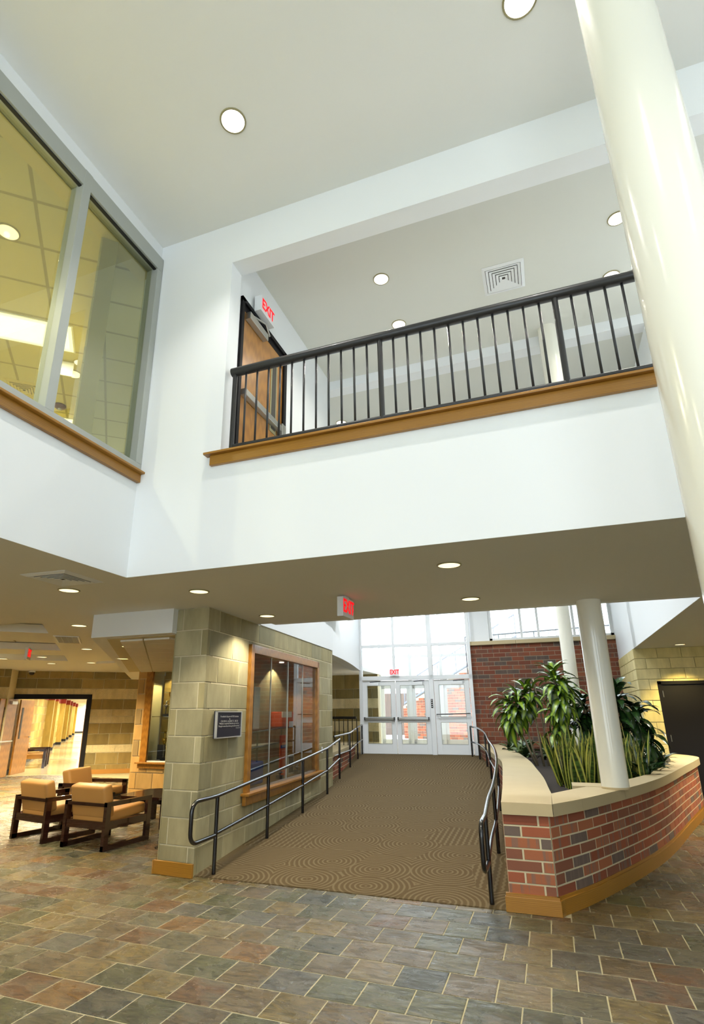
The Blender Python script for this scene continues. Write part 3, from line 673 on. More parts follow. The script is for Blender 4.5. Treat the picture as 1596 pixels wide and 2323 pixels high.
# the ramp face is walked from A (front) to B (back): local -y is its right-hand side = the ramp
off = nn * 0.012
face_blocks(ws, A + off, B + off, cz, 0.58, 0.012, 0.004, 'stone', holes=((U0, U1, G0, G1),), jitter=0.0015)
cf = [(zj[i], zj[i + 1], (0.10 if i % 2 else 0.38), None) for i in range(10)]
PF = Vector((-4.088, 5.556)); PR = Vector((-3.614, 5.527))
pf = MB().prism([(-4.085, 5.56), (-3.63, 5.53), (-3.71, 6.2), (-4.085, 6.2)], -0.05, Z1 - 0.001).obj('pillar_core', 'joint', ws)
v = PR - PF; face_blocks(ws, PF, PR + Vector((0, 0.012)) * 0, cf, 0.48, 0.012, 0.004, 'stone', jitter=0.001)
lf = MB().prism([(-4.088, 5.56), (-4.5, 10.5), (-4.52, 10.5), (-4.1, 5.56)], 0, Z1 - 0.001).obj('lounge_face', 'stone', ws)
bb = thing('baseboard_pillar', 'oak baseboard around the foot of the stone pillar', 'baseboard', (-4.1, 5.50, 0), kind='structure')
MB().box(0.0, 0.5, 0.0, 0.03, 0.0, 0.13, Matrix.Rotation(R_(-3.5), 4, 'Z')).obj('board', 'oak', bb, bevel=0.004); MB().box(-0.012, 0.0, -0.004, 2.0, 0.0, 0.13).obj('board', 'oak', bb, bevel=0.003)
# white wall above the stone wall and the curved bulkhead to the door frame
wu = MB(); wu.prism([pt(1.5, -0.004), pt(Lw, -0.004), pt(Lw, 0.3), pt(1.5, 0.3)], Z1, ZB)
wu.obj('wall_entry_left', 'white', label='white wall above the sandstone wall in the entry hall', cat='wall', kind='structure')
cur = catmull([(-3.975, 10.58), (-4.12, 11.6), (-4.36, 12.9), (-4.62, 14.1), (-4.80, 14.95)], 6)
cb = [p + Vector((-0.25, 0.0, 0)) for p in cur]
MB().strip(cur, cb, 2.72, ZB).obj('wall_curved_bulkhead', 'white', label='curved white bulkhead beside the entry window', cat='wall', kind='structure')
# side passage beyond the stone wall
MB().prism([(-4.0, 10.6), (-4.4, 12.9), (-4.85, 15.0), (-4.9, 18), (-10, 18), (-10, 10.6)], 2.75, 2.85).obj('ceiling', 'soffit', label='low ceiling of the passage beyond the stone wall', cat='ceiling', kind='structure')
pw = MB().box(-9.6, -4.9, 17.0, 17.2, -0.1, 2.8).obj('wall_passage', 'joint', label='banded block wall at the end of the side passage', cat='wall', kind='structure')
lb_ = [(2.32, 2.8, 0.0, 'tanstone'), (2.03, 2.32, 0.3, 'tanstone'), (1.74, 2.03, 0.0, 'split'), (1.36, 1.74, 0.3, 'tanstone'), (1.07, 1.36, 0, 'split'), (0.77, 1.07, 0.3, 'tanstone'), (0.4, 0.77, 0.1, 'split'), (0.0, 0.4, 0.3, 'tanstone')]
blocks.count = 0
blocks(pw, (-9.6, 17.0), 0.0, 0, 4.7, lb_, 0.6, 0.012, 0.014, 'wall_block', 'tanstone', limit=60)
# low curved brick wall with cap at the left of the doors
lw = thing('low_brick_wall', 'low curved brick wall with stone cap left of the entry doors', 'low wall')
ci = catmull([(-4.13, 10.75), (-4.33, 11.9), (-4.58, 13.2), (-4.92, 14.75)], 6); co = [p + Vector((-0.45, 0.02, 0)) for p in ci]
MB().strip(ci, co, 0.2, 0.76).obj('core', 'mortar', lw); MB().strip([p + Vector((0.03, 0, 0)) for p in ci], [p - Vector((0.03, 0, 0)) for p in co], 0.76, 0.85).obj('cap_stone', 'cap', lw)
bk = resample(ci, 0.295)
bm_ = block_mesh(0.285, 0.078, 0.004, 'brick', 'brick', 0.002)
def brick_row(root, P, z0, nrow, step=0.0885, half=True, L=0.297, limit=None, side=1, name='brick', inward=0.0):
    out = []
    Ls = [0]
    for a, b in zip(P, P[1:]): Ls.append(Ls[-1] + (b - a).length)
    def at(s):
        s = max(0, min(Ls[-1] - 1e-6, s)); j = 0
        while Ls[j + 1] < s: j += 1
        f = (s - Ls[j]) / (Ls[j + 1] - Ls[j]); return P[j].lerp(P[j + 1], f)
    for r in range(nrow):
        s = -L / 2 if r % 2 else 0.0
        while s < Ls[-1] - 0.02:
            a, b = max(0, s), min(Ls[-1], s + L); s += L
            if b - a < 0.05: continue
            p, q = at(a), at(b); m = (p + q) / 2; d_ = q - p
            out.append((m, math.atan2(d_.y, d_.x) + (PI if side < 0 else 0), z0 + step * (r + 0.5), b - a, d_.length))
    return out
def lay(root, recs, limit=300, mat='brick', h=0.0755):
    recs = sorted(recs, key=lambda r: r[0].length); rest = MB(); n = 0
    for (m, a, z, L, ch) in recs:
        p = proj((m.x, m.y, z)); me = block_mesh(round(L - 0.016, 3), h, 0.004, 'brick', mat, 0.002)
        if n < limit and p and -30 < p[0] < 1630:
            inst('brick', me, root, (m.x, m.y, z), (0, 0, a)); n += 1
        else:
            T = Matrix.Translation((m.x, m.y, z)) @ Matrix.Rotation(a, 4, 'Z'); rest.add([T @ v.co for v in me.vertices], [tuple(p.vertices) for p in me.polygons])
    if rest.v: rest.obj('brick_field', mat, root, kind='stuff')
lay(lw, brick_row(lw, [p + Vector((0.0, 0, 0)) for p in ci], 0.13, 7))
# black guard railing in the passage
gr = thing('guard_railing', 'black guard railing above the low brick wall beyond the stone wall', 'railing', (-5.35, 13.6, 0.80))
MB().box(0, 0.85, -0.02, 0.02, 0.66, 0.72).obj('top_rail', 'black', gr)
for i in range(8): MB().tube([(0.06 + i * 0.115, 0, 0), (0.06 + i * 0.115, 0, 0.67)], 0.011, 6).obj('baluster', 'black', gr)

# ------------------------------------------------------------------ display case in the ramp wall
def on_wall(x, y): return Matrix.Translation((A.x, A.y, 0)) @ Matrix.Rotation(ang, 4, 'Z')
dc = thing('display_case', 'oak framed glass display case set into the sandstone wall', 'display case', (A.x, A.y, 0), ang)
# local x runs along the wall, local -y faces the ramp, local +y goes into the wall
f = MB(); f.box(U0 - 0.0, U0 + 0.10, -0.04, 0.03, G0, G1); f.box(U1 - 0.10, U1, -0.04, 0.03, G0, G1); f.box(U0, U1, -0.04, 0.03, G1 - 0.11, G1); f.obj('frame', 'oakframe', dc, bevel=0.004)
i_ = MB(); i_.box(U0 + 0.06, U0 + 0.08, 0.03, 0.55, G0, G1); i_.box(U1 - 0.08, U1 - 0.06, 0.03, 0.55, G0, G1); i_.box(U0, U1, 0.55, 0.57, G0, G1); i_.box(U0, U1, 0.03, 0.55, G1 - 0.06, G1 - 0.04); i_.box(U0, U1, 0.0, 0.55, G0, G0 + 0.02)
i_.obj('interior', 'oakframe', dc)
MB().box(U0 - 0.07, U1 + 0.12, -0.10, 0.03, G0 - 0.0, G0 + 0.03).obj('sill', 'oakframe', dc, bevel=0.004); MB().box(U0 - 0.04, U1 + 0.05, -0.05, 0.0, G0 - 0.11, G0).obj('apron', 'oakframe', dc, bevel=0.003)
MB().box(U0 + 0.1, U1 - 0.1, -0.01, 0.02, G0 + 0.03, G0 + 0.055).obj('glass_track', 'steel', dc)
gw = (U1 - U0 - 0.2) / 4
for k in range(4):
    MB().box(U0 + 0.1 + gw * k + 0.002, U0 + 0.1 + gw * (k + 1) - 0.002, 0.006 * (k % 2), 0.006 * (k % 2) + 0.005, G0 + 0.055, G1 - 0.11).obj('glass_pane', 'caseglass', dc)
for k in range(1, 4): MB().box(U0 + 0.1 + gw * k - 0.008, U0 + 0.1 + gw * k + 0.008, -0.002, 0.012, G0 + 0.055, G1 - 0.11).obj('glass_edge', 'alugrey', dc)
MB().box(U0 + 0.08, U1 - 0.08, 0.08, 0.52, 1.375, 1.385).obj('glass_shelf', 'glass', dc)
Tw = Matrix.Translation((A.x, A.y, 0)) @ Matrix.Rotation(ang, 4, 'Z')
def wl_(x, y, z): return tuple(Tw @ Vector((x, y, z)))
for x in (1.9, 3.2):
    o = thing('puck_light', 'small puck light in the top of the wall display case, %s' % ('nearer the plaque' if x < 2 else 'farther from the plaque'), 'light', wl_(x, 0.35, G1 - 0.06))
    MB().lathe([(0.04, 0), (0.04, -0.012)], n=14).obj('lens', 'lenswhite', o); sp = light('puck_glow', 'SPOT', (0, 0, -0.03), 45, (1, 0.85, 0.6), spot_size=R_(120), shadow_soft_size=0.02); sp.parent = o
def trophy(loc, h, label, gold='gold', group=None):
    t = thing('trophy', label, 'trophy', loc, 0.2, group)
    MB().box(-0.05, 0.05, -0.05, 0.05, 0, 0.05).obj('base', 'darkbook', t, bevel=0.003)
    MB().lathe([(0.012, 0.05), (0.012, h * 0.45), (0.02, h * 0.5)], n=10).obj('stem', 'silver', t)
    MB().lathe([(0.015, h * 0.5), (0.05, h * 0.62), (0.055, h * 0.72), (0.048, h * 0.72), (0.02, h * 0.6)], n=14).obj('cup', gold, t, smooth=True)
    f = MB(); f.tube([(0, 0, h * 0.7), (0, 0, h * 0.86), (0.0, 0, h * 0.9)], [0.012, 0.022, 0.012], 8); f.tube([(0, 0, h * 0.86), (0.05, 0, h * 0.98)], 0.006, 6); f.lathe([(0.004, h * .89), (0.016, h * .92), (0.004, h * .96)], n=8); f.obj('figure', gold, t)
    return t
trophy(wl_(1.36, 0.3, G0 + 0.02), 0.62, 'tall thin trophy at the near end of the wall case'); trophy(wl_(1.55, 0.22, G0 + 0.02), 0.50, 'silver and gold trophy in front at the near end of the wall case', 'silver')
trophy(wl_(1.98, 0.4, G0 + 0.32), 0.34, 'gold cup trophy raised on the blue draped stand'); trophy(wl_(2.85, 0.2, G0 + 0.02), 0.14, 'tiny silver trophy by the glass edge of the wall case', 'silver')
trophy(wl_(3.62, 0.2, G0 + 0.02), 0.16, 'tiny trophy beside the patterned card in the wall case', 'silver')
ds = thing('draped_stand', 'blue cloth draped stand in the bottom of the wall case', 'stand', wl_(1.95, 0.36, G0 + 0.02), ang)
MB().box(-0.42, 0.34, -0.13, 0.13, 0, 0.30).obj('cloth', 'blue', ds, bevel=0.02)
ab = thing('tall_album', 'tall dark and cream album on the upper glass shelf', 'album', wl_(1.88, 0.3, 1.386), ang)
MB().box(-0.14, 0.02, -0.05, 0.05, 0, 0.60).obj('cover', 'darkbook', ab, bevel=0.004); MB().box(0.02, 0.24, -0.05, 0.05, 0, 0.585).obj('pages', 'paper', ab, bevel=0.004)
ob = thing('orange_banner', 'tall orange banner standing low in the wall case', 'banner', wl_(3.2, 0.3, G0 + 0.02), ang)
MB().box(-0.12, 0.12, -0.01, 0.01, 0, 0.62).obj('cloth', 'orange', ob); MB().box(-0.12, 0.12, -0.014, -0.008, 0.42, 0.47).obj('stripe', 'blue', ob)
cp = thing('patterned_card', 'black and cream patterned card beside the orange banner', 'card', wl_(3.52, 0.28, G0 + 0.02), ang)
MB().box(-0.14, 0.14, -0.01, 0.01, 0, 0.30).obj('board', 'paper', cp); MB().box(-0.11, 0.11, -0.014, -0.01, 0.03, 0.27).obj('print', 'darkbook', cp)
oj = thing('folded_jersey', 'orange folded jersey on the upper glass shelf', 'jersey', wl_(3.3, 0.35, 1.386), ang); MB().box(-0.28, 0.28, -0.1, 0.1, 0, 0.24).obj('cloth', 'orange', oj, bevel=0.02, seg=3)
cn = thing('score_card', 'cream card leaning before the orange jersey', 'card', wl_(3.0, 0.16, 1.386), ang); MB().box(-0.2, 0.2, -0.01, 0.01, 0.15, 0.24).obj('card_top', 'paper', cn); MB().box(0.05, 0.22, -0.03, -0.02, 0.0, 0.09).obj('card_note', 'signwhite', cn)

# plaque
pq = thing('plaque', 'dark blue dedication plaque with pewter rim on the sandstone wall', 'plaque', wl_(0.58, -0.02, 1.475), ang)
MB().box(-0.32, 0.32, -0.02, 0.018, -0.15, 0.15).obj('plate', 'plaque', pq)
rm = MB()
for a in ((-0.33, 0.33, 0.138, 0.15), (-0.33, 0.33, -0.15, -0.138), (-0.33, -0.312, -0.15, 0.15), (0.312, 0.33, -0.15, 0.15)): rm.box(a[0], a[1], -0.026, 0.0, a[2], a[3])
rm.obj('rim', 'pewter', pq)
for i, (tx, sz, x, al) in enumerate((('Provided in Support of CHS Students', 0.028, 0, 'CENTER'), ('by', 0.024, 0, 'CENTER'), ('CALVIN G. & JANET C. BECK', 0.032, 0, 'CENTER'),
        ('"Wisdom is supreme; therefore get wisdom.', 0.026, 0, 'CENTER'), ('Though it cost all you have, get understanding."', 0.026, 0, 'CENTER'), ('Proverbs 4:7', 0.02, 0.29, 'RIGHT'))):
    text(tx, sz, 'pewter', (x, -0.022, (0.09, 0.062, 0.036, 0.010, -0.018, -0.044)[i]), (PI / 2, 0, 0), pq, 'lettering', al, 0.0008, 1.12)
tag(MB().box(*(4.32, 4.38, -0.012, 0.0), 0.92, 1.02, Tw).obj('wall_switch', 'trimw'), 'small white switch plate beside the wall display case', 'switch')

# ------------------------------------------------------------------ handrails
def handrail(name, label, pts, mid, posts, loop=None):
    t = thing(name, label, 'handrail')
    o = MB().tube(pts, 0.021, 12).obj('top_rail', 'black', t); smooth_angle(o, 50)
    o = MB().tube(mid, 0.019, 12).obj('middle_rail', 'black', t); smooth_angle(o, 50)
    for (x, y, zb, zt) in posts:
        o = MB().tube([(x, y, zb), (x, y, zt)], 0.021, 12).obj('post', 'black', t); smooth_angle(o)
    return t
posts = [(-3.456, 5.656), (-3.536, 7.013), (-3.648, 8.395), (-3.792, 9.796), (-4.10, 11.28)]
HR, HM = 0.75, 0.385
top = [(x, y, rz(y) + HR) for x, y in posts]; midl = [(x, y, rz(y) + HM) for x, y in posts]
x0, y0 = -3.44, 5.656
arc = []
for k in range(13):
    th = PI / 2 * k / 6 if k <= 6 else PI / 2 + PI / 2 * (k - 6) / 6
yf, ztop, zbot, r = 5.16, 0.755, 0.375, 0.10
loop_ = [(x0, y0 - 0.10, 0.757), (x0, yf + r, ztop)] + [(x0, yf + r - r * math.sin(a), ztop - r + r * math.cos(a)) for a in [PI / 2 * k / 5 for k in range(1, 6)]] + \
        [(x0, yf + r - r * math.cos(a), zbot + r - r * math.sin(a)) for a in [PI / 2 * k / 5 for k in range(0, 6)]] + [(x0, y0 - 0.05, 0.38)]
hl = handrail('handrail', 'black pipe handrail along the sandstone wall', loop_[::-1][0:1] * 0 + [p for p in loop_[::-1]] + top[0:] , midl, [(x, y, rz(y) - 0.01, rz(y) + HR) for x, y in posts])
p2 = [(-4.19, 11.2), (-4.371, 12.729), (-4.615, 14.04), (-4.77, 14.9)]
zz = [0.37 + 0.77, 0.43 + 0.735, 0.508 + 0.75, 0.56 + 0.74]
handrail('handrail', 'short black handrail ending at the left entry door', [(x, y, z) for (x, y), z in zip(p2, zz)], [(x, y, z - 0.37) for (x, y), z in zip(p2, zz)],
         [(x, y, rz(y) - 0.01, z) for (x, y), z in list(zip(p2, zz))[1:]])
rp = [(-0.661, 5.656), (-0.70, 6.4), (-0.716, 7.135), (-0.77, 8.2), (-0.84, 9.213), (-0.98, 10.5), (-1.201, 11.865), (-1.425, 13.382), (-1.70, 14.5), (-1.93, 14.95)]
cr_ = catmull(rp, 4)
topr = [(p.x, p.y, rz(p.y) + 0.70) for p in cr_]; midr = [(p.x, p.y, rz(p.y) + 0.335) for p in cr_]
yf, x0 = 5.28, -0.66
lp = [(x0, yf + r, 0.70)] + [(x0, yf + r - r * math.sin(a), 0.70 - r + r * math.cos(a)) for a in [PI / 2 * k / 5 for k in range(1, 6)]] + [(x0, yf + r - r * math.cos(a), 0.33 + r - r * math.sin(a)) for a in [PI / 2 * k / 5 for k in range(0, 6)]] + [(x0, 5.62, 0.335)]
handrail('handrail', 'curved black handrail beside the brick planter', lp[::-1] + topr, midr, [(x, y, rz(y) - 0.01, rz(y) + 0.70) for x, y in rp if y in (5.656, 7.135, 9.213, 11.865, 13.382, 14.5, 14.95)])

# ------------------------------------------------------------------ planter
pl = thing('brick_planter', 'large curved brick planter with cast stone cap', 'planter')
CB, CT = 0.742, 0.84
Rout = catmull([(-0.075, 5.54), (0.28, 6.15), (0.82, 7.28), (1.22, 8.30), (1.72, 9.85), (2.12, 11.1), (2.30, 11.8), (2.24, 12.3), (2.02, 12.66)], 8)
Rin = catmull([(-0.082, 6.25), (0.17, 6.75), (0.60, 7.52), (0.97, 8.28), (1.40, 9.65), (1.68, 10.7), (1.79, 11.4), (1.76, 12.0), (1.68, 12.62)], 8)
Lout = catmull([(-0.50, 5.54), (-0.56, 6.5), (-0.64, 7.6), (-0.80, 9.64), (-0.95, 10.7), (-1.2, 12.2), (-1.47, 13.7), (-1.80, 15.2)], 8)
Lin = catmull([(-0.082, 6.25), (-0.11, 6.7), (-0.17, 7.7), (-0.28, 8.9), (-0.42, 10.3), (-0.72, 12.4), (-1.0, 13.9), (-1.30, 15.2)], 8)
def capstones(Aa, Bb, n):
    m = len(Aa); step = (m - 1) / n
    for i in range(n):
        a, b = int(round(i * step)), int(round((i + 1) * step))
        pa = [Aa[j].copy() for j in range(a, b + 1)]; pb = [Bb[j].copy() for j in range(a, b + 1)]
        if i > 0:
            pa[0] = pa[0].lerp(pa[1], 0.012); pb[0] = pb[0].lerp(pb[1], 0.012)
        MB().strip(pa, pb, CB, CT).obj('cap_stone', 'cap', pl)
# front chamfer joins both arms
sepL = [Vector((-0.50, 5.54, 0)), Vector((-0.078, 5.54, 0))]
capstones(Lout, Lin, 10)
fl = MB().prism([(-0.50, 5.54), (-0.079, 5.54), (-0.082, 6.25)], CB, CT)
fl.obj('cap_stone', 'cap', pl)
capstones(Rout, Rin, 10)
MB().box(0.13, 0.46, 6.92, 7.26, CB + 0.002, CT + 0.003).obj('cap_stone', 'cap', pl)
MB().strip([p + Vector((0, 0, 0)) for p in Rin], [p + Vector((0.07, -0.02, 0)) for p in Rin], 0.5, CB).obj('inner_face', 'cap', pl)
Rb = [p + Vector((-0.045, 0.03, 0)) for p in Rout]; Rb[0] = Vector((-0.115, 5.572, 0)); Lb = [p + Vector((0.03, 0.03, 0)) for p in Lout]; Lb[0] = Vector((-0.50, 5.572, 0))
Rc = [p + Vector((-0.2, 0.12, 0)) for p in Rb]; Lc = [p + Vector((0.2, 0.05, 0)) for p in Lb]; Rc[0] = Vector((-0.12, 5.8, 0)); Lc[0] = Vector((-0.4, 5.8, 0))
k_ = MB(); k_.strip(Rb, Rc, 0.0, CB); k_.strip(Lb, Lc, 0.0, CB); k_.box(-0.50, -0.118, 5.572, 5.7, 0.0, CB); k_.obj('core', 'mortar', pl)
recs = brick_row(pl, Rb, CB - 0.0885 * 7, 7)
fr_ = brick_row(pl, [Vector((-0.505, 5.572, 0)), Vector((-0.113, 5.572, 0))], CB - 0.0885 * 7, 7, L=0.297)
lay(pl, fr_ + recs, 296)
lf_ = brick_row(pl, Lb, CB - 0.0885 * 7, 7, side=-1)
rest = MB()
for (m, a, z, L, ch) in lf_:
    me = block_mesh(round(L - 0.011, 2), 0.078, 0.004, 'brick', 'brick', 0.002); T = Matrix.Translation((m.x, m.y, z)) @ Matrix.Rotation(a, 4, 'Z'); rest.add([T @ v.co for v in me.vertices], [tuple(p.vertices) for p in me.polygons])
rest.obj('ramp_side_bricks', 'brick', pl, kind='stuff')
Bo = [p + Vector((0.012, -0.035, 0)) for p in Rb]; Bo[0] = Vector((-0.093, 5.535, 0))
MB().strip(Bo, [p + Vector((-0.03, 0.03, 0)) for p in Bo], 0.0, 0.115).obj('baseboard', 'oak', pl); MB().strip([p + Vector((-0.012, 0.012, 0)) for p in Bo], [p + Vector((-0.04, 0.04, 0)) for p in Bo], 0.115, 0.138).obj('base_cap', 'oak', pl)
MB().box(-0.535, -0.093, 5.535, 5.57, 0.0, 0.115).obj('baseboard', 'oak', pl, bevel=0.003); MB().box(-0.528, -0.10, 5.545, 5.575, 0.115, 0.138).obj('base_cap', 'oak', pl)
soilp = [(p.x, p.y) for p in Lin] + [(1.66, 15.2)] + [(p.x, p.y) for p in Rin][::-1]
s_ = MB().prism(soilp[:-1], 0.5, 0.70).obj('soil', 'soil', pl, kind='stuff')

# ------------------------------------------------------------------ rear brick wall with window above, right side walls
YR = 15.3
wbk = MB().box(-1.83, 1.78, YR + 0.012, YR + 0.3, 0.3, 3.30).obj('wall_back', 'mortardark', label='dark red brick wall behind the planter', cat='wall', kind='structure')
recs = []
BL, BH = 0.300, 0.1085
for r_i in range(24):
    zb = 3.30 - BH * (r_i + 1); s = -1.83 - (BL / 2 if r_i % 2 else 0)
    while s < 1.78:
        a, b = max(-1.83, s), min(1.78, s + BL); s += BL
        if b - a > 0.05: recs.append((a, b, zb))
recs.sort(key=lambda r: -r[2]); rest = MB()
for i, (a, b, zb) in enumerate(recs):
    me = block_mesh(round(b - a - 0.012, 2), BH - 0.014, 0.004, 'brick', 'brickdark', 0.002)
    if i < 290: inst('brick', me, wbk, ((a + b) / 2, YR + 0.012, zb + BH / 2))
    else: T = Matrix.Translation(((a + b) / 2, YR + 0.012, zb + BH / 2)); rest.add([T @ v.co for v in me.vertices], [tuple(p.vertices) for p in me.polygons])
if rest.v: rest.obj('brick_field', 'brickdark', wbk, kind='stuff')
cpg = thing('brick_wall_coping', 'pale stone coping on top of the rear brick wall', 'coping', (-1.86, YR, 3.30))
for i in range(3): MB().box(0.0 + i * 1.22, 1.215 + i * 1.22, -0.05, 0.3, 0.0, 0.10).obj('coping_stone', 'cap', cpg, bevel=0.004)
MB().box(-1.83, -1.30, YR + 0.05, YR + 0.3, 3.4, ZB).obj('wall_back_upper', 'alu', label='pale panel between the entry glazing and the rear window', cat='wall', kind='structure')
w3 = thing('window_3', 'wide rear window above the brick wall behind the columns', 'window', (-1.30, YR + 0.1, 3.40), kind='structure')
fr = MB(); fr.box(0, 3.0, 0, 0.1, 0, 0.07); fr.box(0, 0.07, 0, 0.1, 0, 2.95); fr.box(2.93, 3.0, 0, 0.1, 0, 2.95); fr.box(0, 3.0, 0, 0.1, 2.88, 2.95); fr.obj('frame', 'alu', w3)
for x in (0.82, 1.24, 2.1, 2.55): MB().box(x - 0.03, x + 0.03, 0, 0.1, 0.07, 2.88).obj('mullion', 'alu', w3)
MB().box(0.05, 2.95, 0.045, 0.05, 0.05, 2.9).obj('glass_pane', 'glass', w3)
# white wall on the right of the hall, above the low ceiling edge
MB().prism([(1.70, YB), (1.70, 15.6), (1.85, 15.6), (1.85, YB)], Z1 + 0.002, ZB).obj('wall_entry_right', 'white', label='white wall above the low ceiling edge at right of the hall', cat='wall', kind='structure')
MB().box(1.701, 7, YB + 0.001, 12.75, Z1, Z1 + 0.15).obj('ceiling', 'soffit', label='low ceiling over the right side passage', cat='ceiling', kind='structure')
MB().box(4.8, 7, -7, YB, Z1 + 0.001, Z1 + 0.15).obj('ceiling', 'soffit', label='low ceiling out of view at far right', cat='ceiling', kind='structure')
wr = MB(); wr.box(1.70, 2.0, 12.70, 12.9, 0, Z1); wr.box(2.0, 3.9, 12.70, 12.9, 2.16, Z1); wr.box(3.9, 7, 12.70, 12.9, 0, Z1); wr.box(1.70, 1.9, 12.71, YR, 0.0, Z1)
wr.box(2.0, 3.9, 12.80, 12.9, 0, 2.16)
wro = wr.obj('wall_right', 'cmujoint' if 'cmujoint' in M else 'cmu', label='pale yellow painted block wall with the black double door', cat='wall', kind='structure')
blocks.count = 0
cc = [(2.8 - 0.2 * (i + 1), 2.8 - 0.2 * i, 0.2 if i % 2 else 0, None) for i in range(14)]
blocks(wro, (1.68, 12.70), 0.0, 0, 5.0, cc, 0.42, 0.007, 0.016, 'wall_block', 'cmu', holes=((0.33, 2.22, -0.1, 2.16),), limit=150)
blocks(wro, (1.70, YR), -PI / 2, 0, YR - 12.69, cc, 0.42, 0.007, 0.016, 'wall_block', 'cmu', limit=290)
d7 = thing('door_7', 'black double door with hinges in the yellow block wall', 'door', (2.02, 12.70, 0), kind='structure')
f = MB(); f.box(0, 0.06, -0.02, 0.08, 0, 2.16); f.box(0, 1.88, -0.02, 0.08, 2.10, 2.16); f.box(1.82, 1.88, -0.02, 0.08, 0, 2.16); f.obj('frame', 'blackdoor', d7)
for x in (0.06, 0.945): MB().box(x, x + 0.875, 0.0, 0.05, 0.01, 2.10).obj('leaf', 'blackdoor', d7)
for z in (1.86, 1.05, 0.25): MB().tube([(0.065, -0.012, z), (0.065, -0.012, z + 0.12)], 0.01, 8).obj('hinge', 'steel', d7)

# ------------------------------------------------------------------ entry doors and glazing (local frame: x along the wall)
ED = R_(4.6); EO = (-4.84, 15.0, 0.565)
def ent(name, label, cat='door'): return thing(name, label, cat, EO, ED, kind='structure')
ef = thing('window_2', 'tall aluminium glazing over the entry doors', 'window', EO, ED, kind='structure')
H0 = 1.90
f = MB(); f.box(0, 0.08, -0.06, 0.08, 0, 5.8); f.box(2.95, 3.04, -0.06, 0.08, 0, 5.8); f.box(1.90, 2.02, -0.06, 0.08, 0, 5.8); f.box(0, 3.04, -0.06, 0.08, H0 - 0.02, H0 + 0.09); f.obj('frame', 'alu', ef, bevel=0.004)
MB().box(0.94, 1.0, -0.05, 0.07, H0 + 0.09, 5.8).obj('mullion', 'alu', ef)
for z in (2.80, 3.86, 4.9): MB().box(0.08, 2.95, -0.045, 0.065, z - 0.03, z + 0.04).obj('transom_bar', 'alu', ef)
for a, b in ((0.08, 0.94), (1.0, 1.9), (2.02, 2.95)):
    for c0, c1 in ((H0 + 0.09, 2.77), (2.84, 3.83), (3.90, 4.87), (4.94, 5.8)): MB().box(a, b, 0.0, 0.006, c0, c1).obj('glass_pane', 'glass', ef)
def entry_door(x0, w, label, bar='pad', hinge=-1):
    d = thing('door_%d' % entry_door.k, label, 'door', EO, ED, kind='structure'); entry_door.k += 1
    s = 0.125; b = MB(); z0, z1 = 0.01, H0 - 0.03
    g1, g2 = (0.26, 0.79), (0.93, 1.74)
    b.box(x0, x0 + s, -0.025, 0.025, z0, z1); b.box(x0 + w - s, x0 + w, -0.025, 0.025, z0, z1)
    for a, c in ((z0, g1[0]), (g1[1], g2[0]), (g2[1], z1)): b.box(x0 + s, x0 + w - s, -0.025, 0.025, a, c)
    lf = b.obj('leaf', 'alu', d, bevel=0.003)
    for g in (g1, g2):
        MB().box(x0 + s, x0 + w - s, -0.004, 0.002, g[0], g[1]).obj('glass_pane', 'glass', lf)
        e = MB()
        for q in ((x0 + s - .006, x0 + s + .006, g[0], g[1]), (x0 + w - s - .006, x0 + w - s + .006, g[0], g[1]), (x0 + s, x0 + w - s, g[0] - .006, g[0] + .006), (x0 + s, x0 + w - s, g[1] - .006, g[1] + .006)): e.box(q[0], q[1], -0.029, -0.005, q[2], q[3])
        e.obj('glazing_bead', 'alugrey', lf)
    if bar == 'pad':
        p = MB().box(x0 + 0.03, x0 + w - 0.03, -0.085, -0.03, 0.86, 0.915).obj('push_bar', 'steel', d, bevel=0.005)
        for xx in (x0 + 0.03, x0 + w - 0.06): MB().box(xx, xx + 0.03, -0.09, -0.025, 0.85, 0.925).obj('bracket', 'charcoal', p)
    else:
        MB().tube([(x0 + 0.03, -0.03, 0.99), (x0 + 0.05, -0.09, 0.99), (x0 + w - 0.05, -0.09, 1.01), (x0 + w - 0.03, -0.03, 1.01)], 0.013, 8).obj('push_bar', 'charcoal', d)
    cx = x0 + (0.16 if hinge < 0 else w - 0.45)
    MB().box(cx, cx + 0.29, -0.075, -0.026, H0 - 0.16, H0 - 0.075).obj('closer', 'alu', lf, bevel=0.004)
    MB().tube([(cx + 0.05, -0.06, H0 - 0.065), (cx + 0.34, -0.07, H0 - 0.045)], 0.01, 6).obj('closer_arm', 'charcoal', lf)
entry_door.k = 1
entry_door(0.09, 0.895, 'left entry door with glass panels and push bar'); entry_door(1.0, 0.895, 'middle entry door with glass panels and push bar', hinge=1); entry_door(2.03, 0.905, 'right entry door with thin crossbar', 'thin', hinge=1)
pd_ = thing('sticker_strip', 'narrow black sticker strip on the post between entry doors', 'sticker', (-4.84 + 1.96 * math.cos(ED), 15.0 + 1.96 * math.sin(ED) - 0.065, 1.72), ED)
MB().box(-0.025, 0.025, -0.004, 0.004, 0, 0.22).obj('strip', 'gasket', pd_)
for i in range(4): MB().box(-0.012, 0.012, -0.006, -0.003, 0.025 + i * 0.052, 0.045 + i * 0.052).obj('mark', 'trimw', pd_)

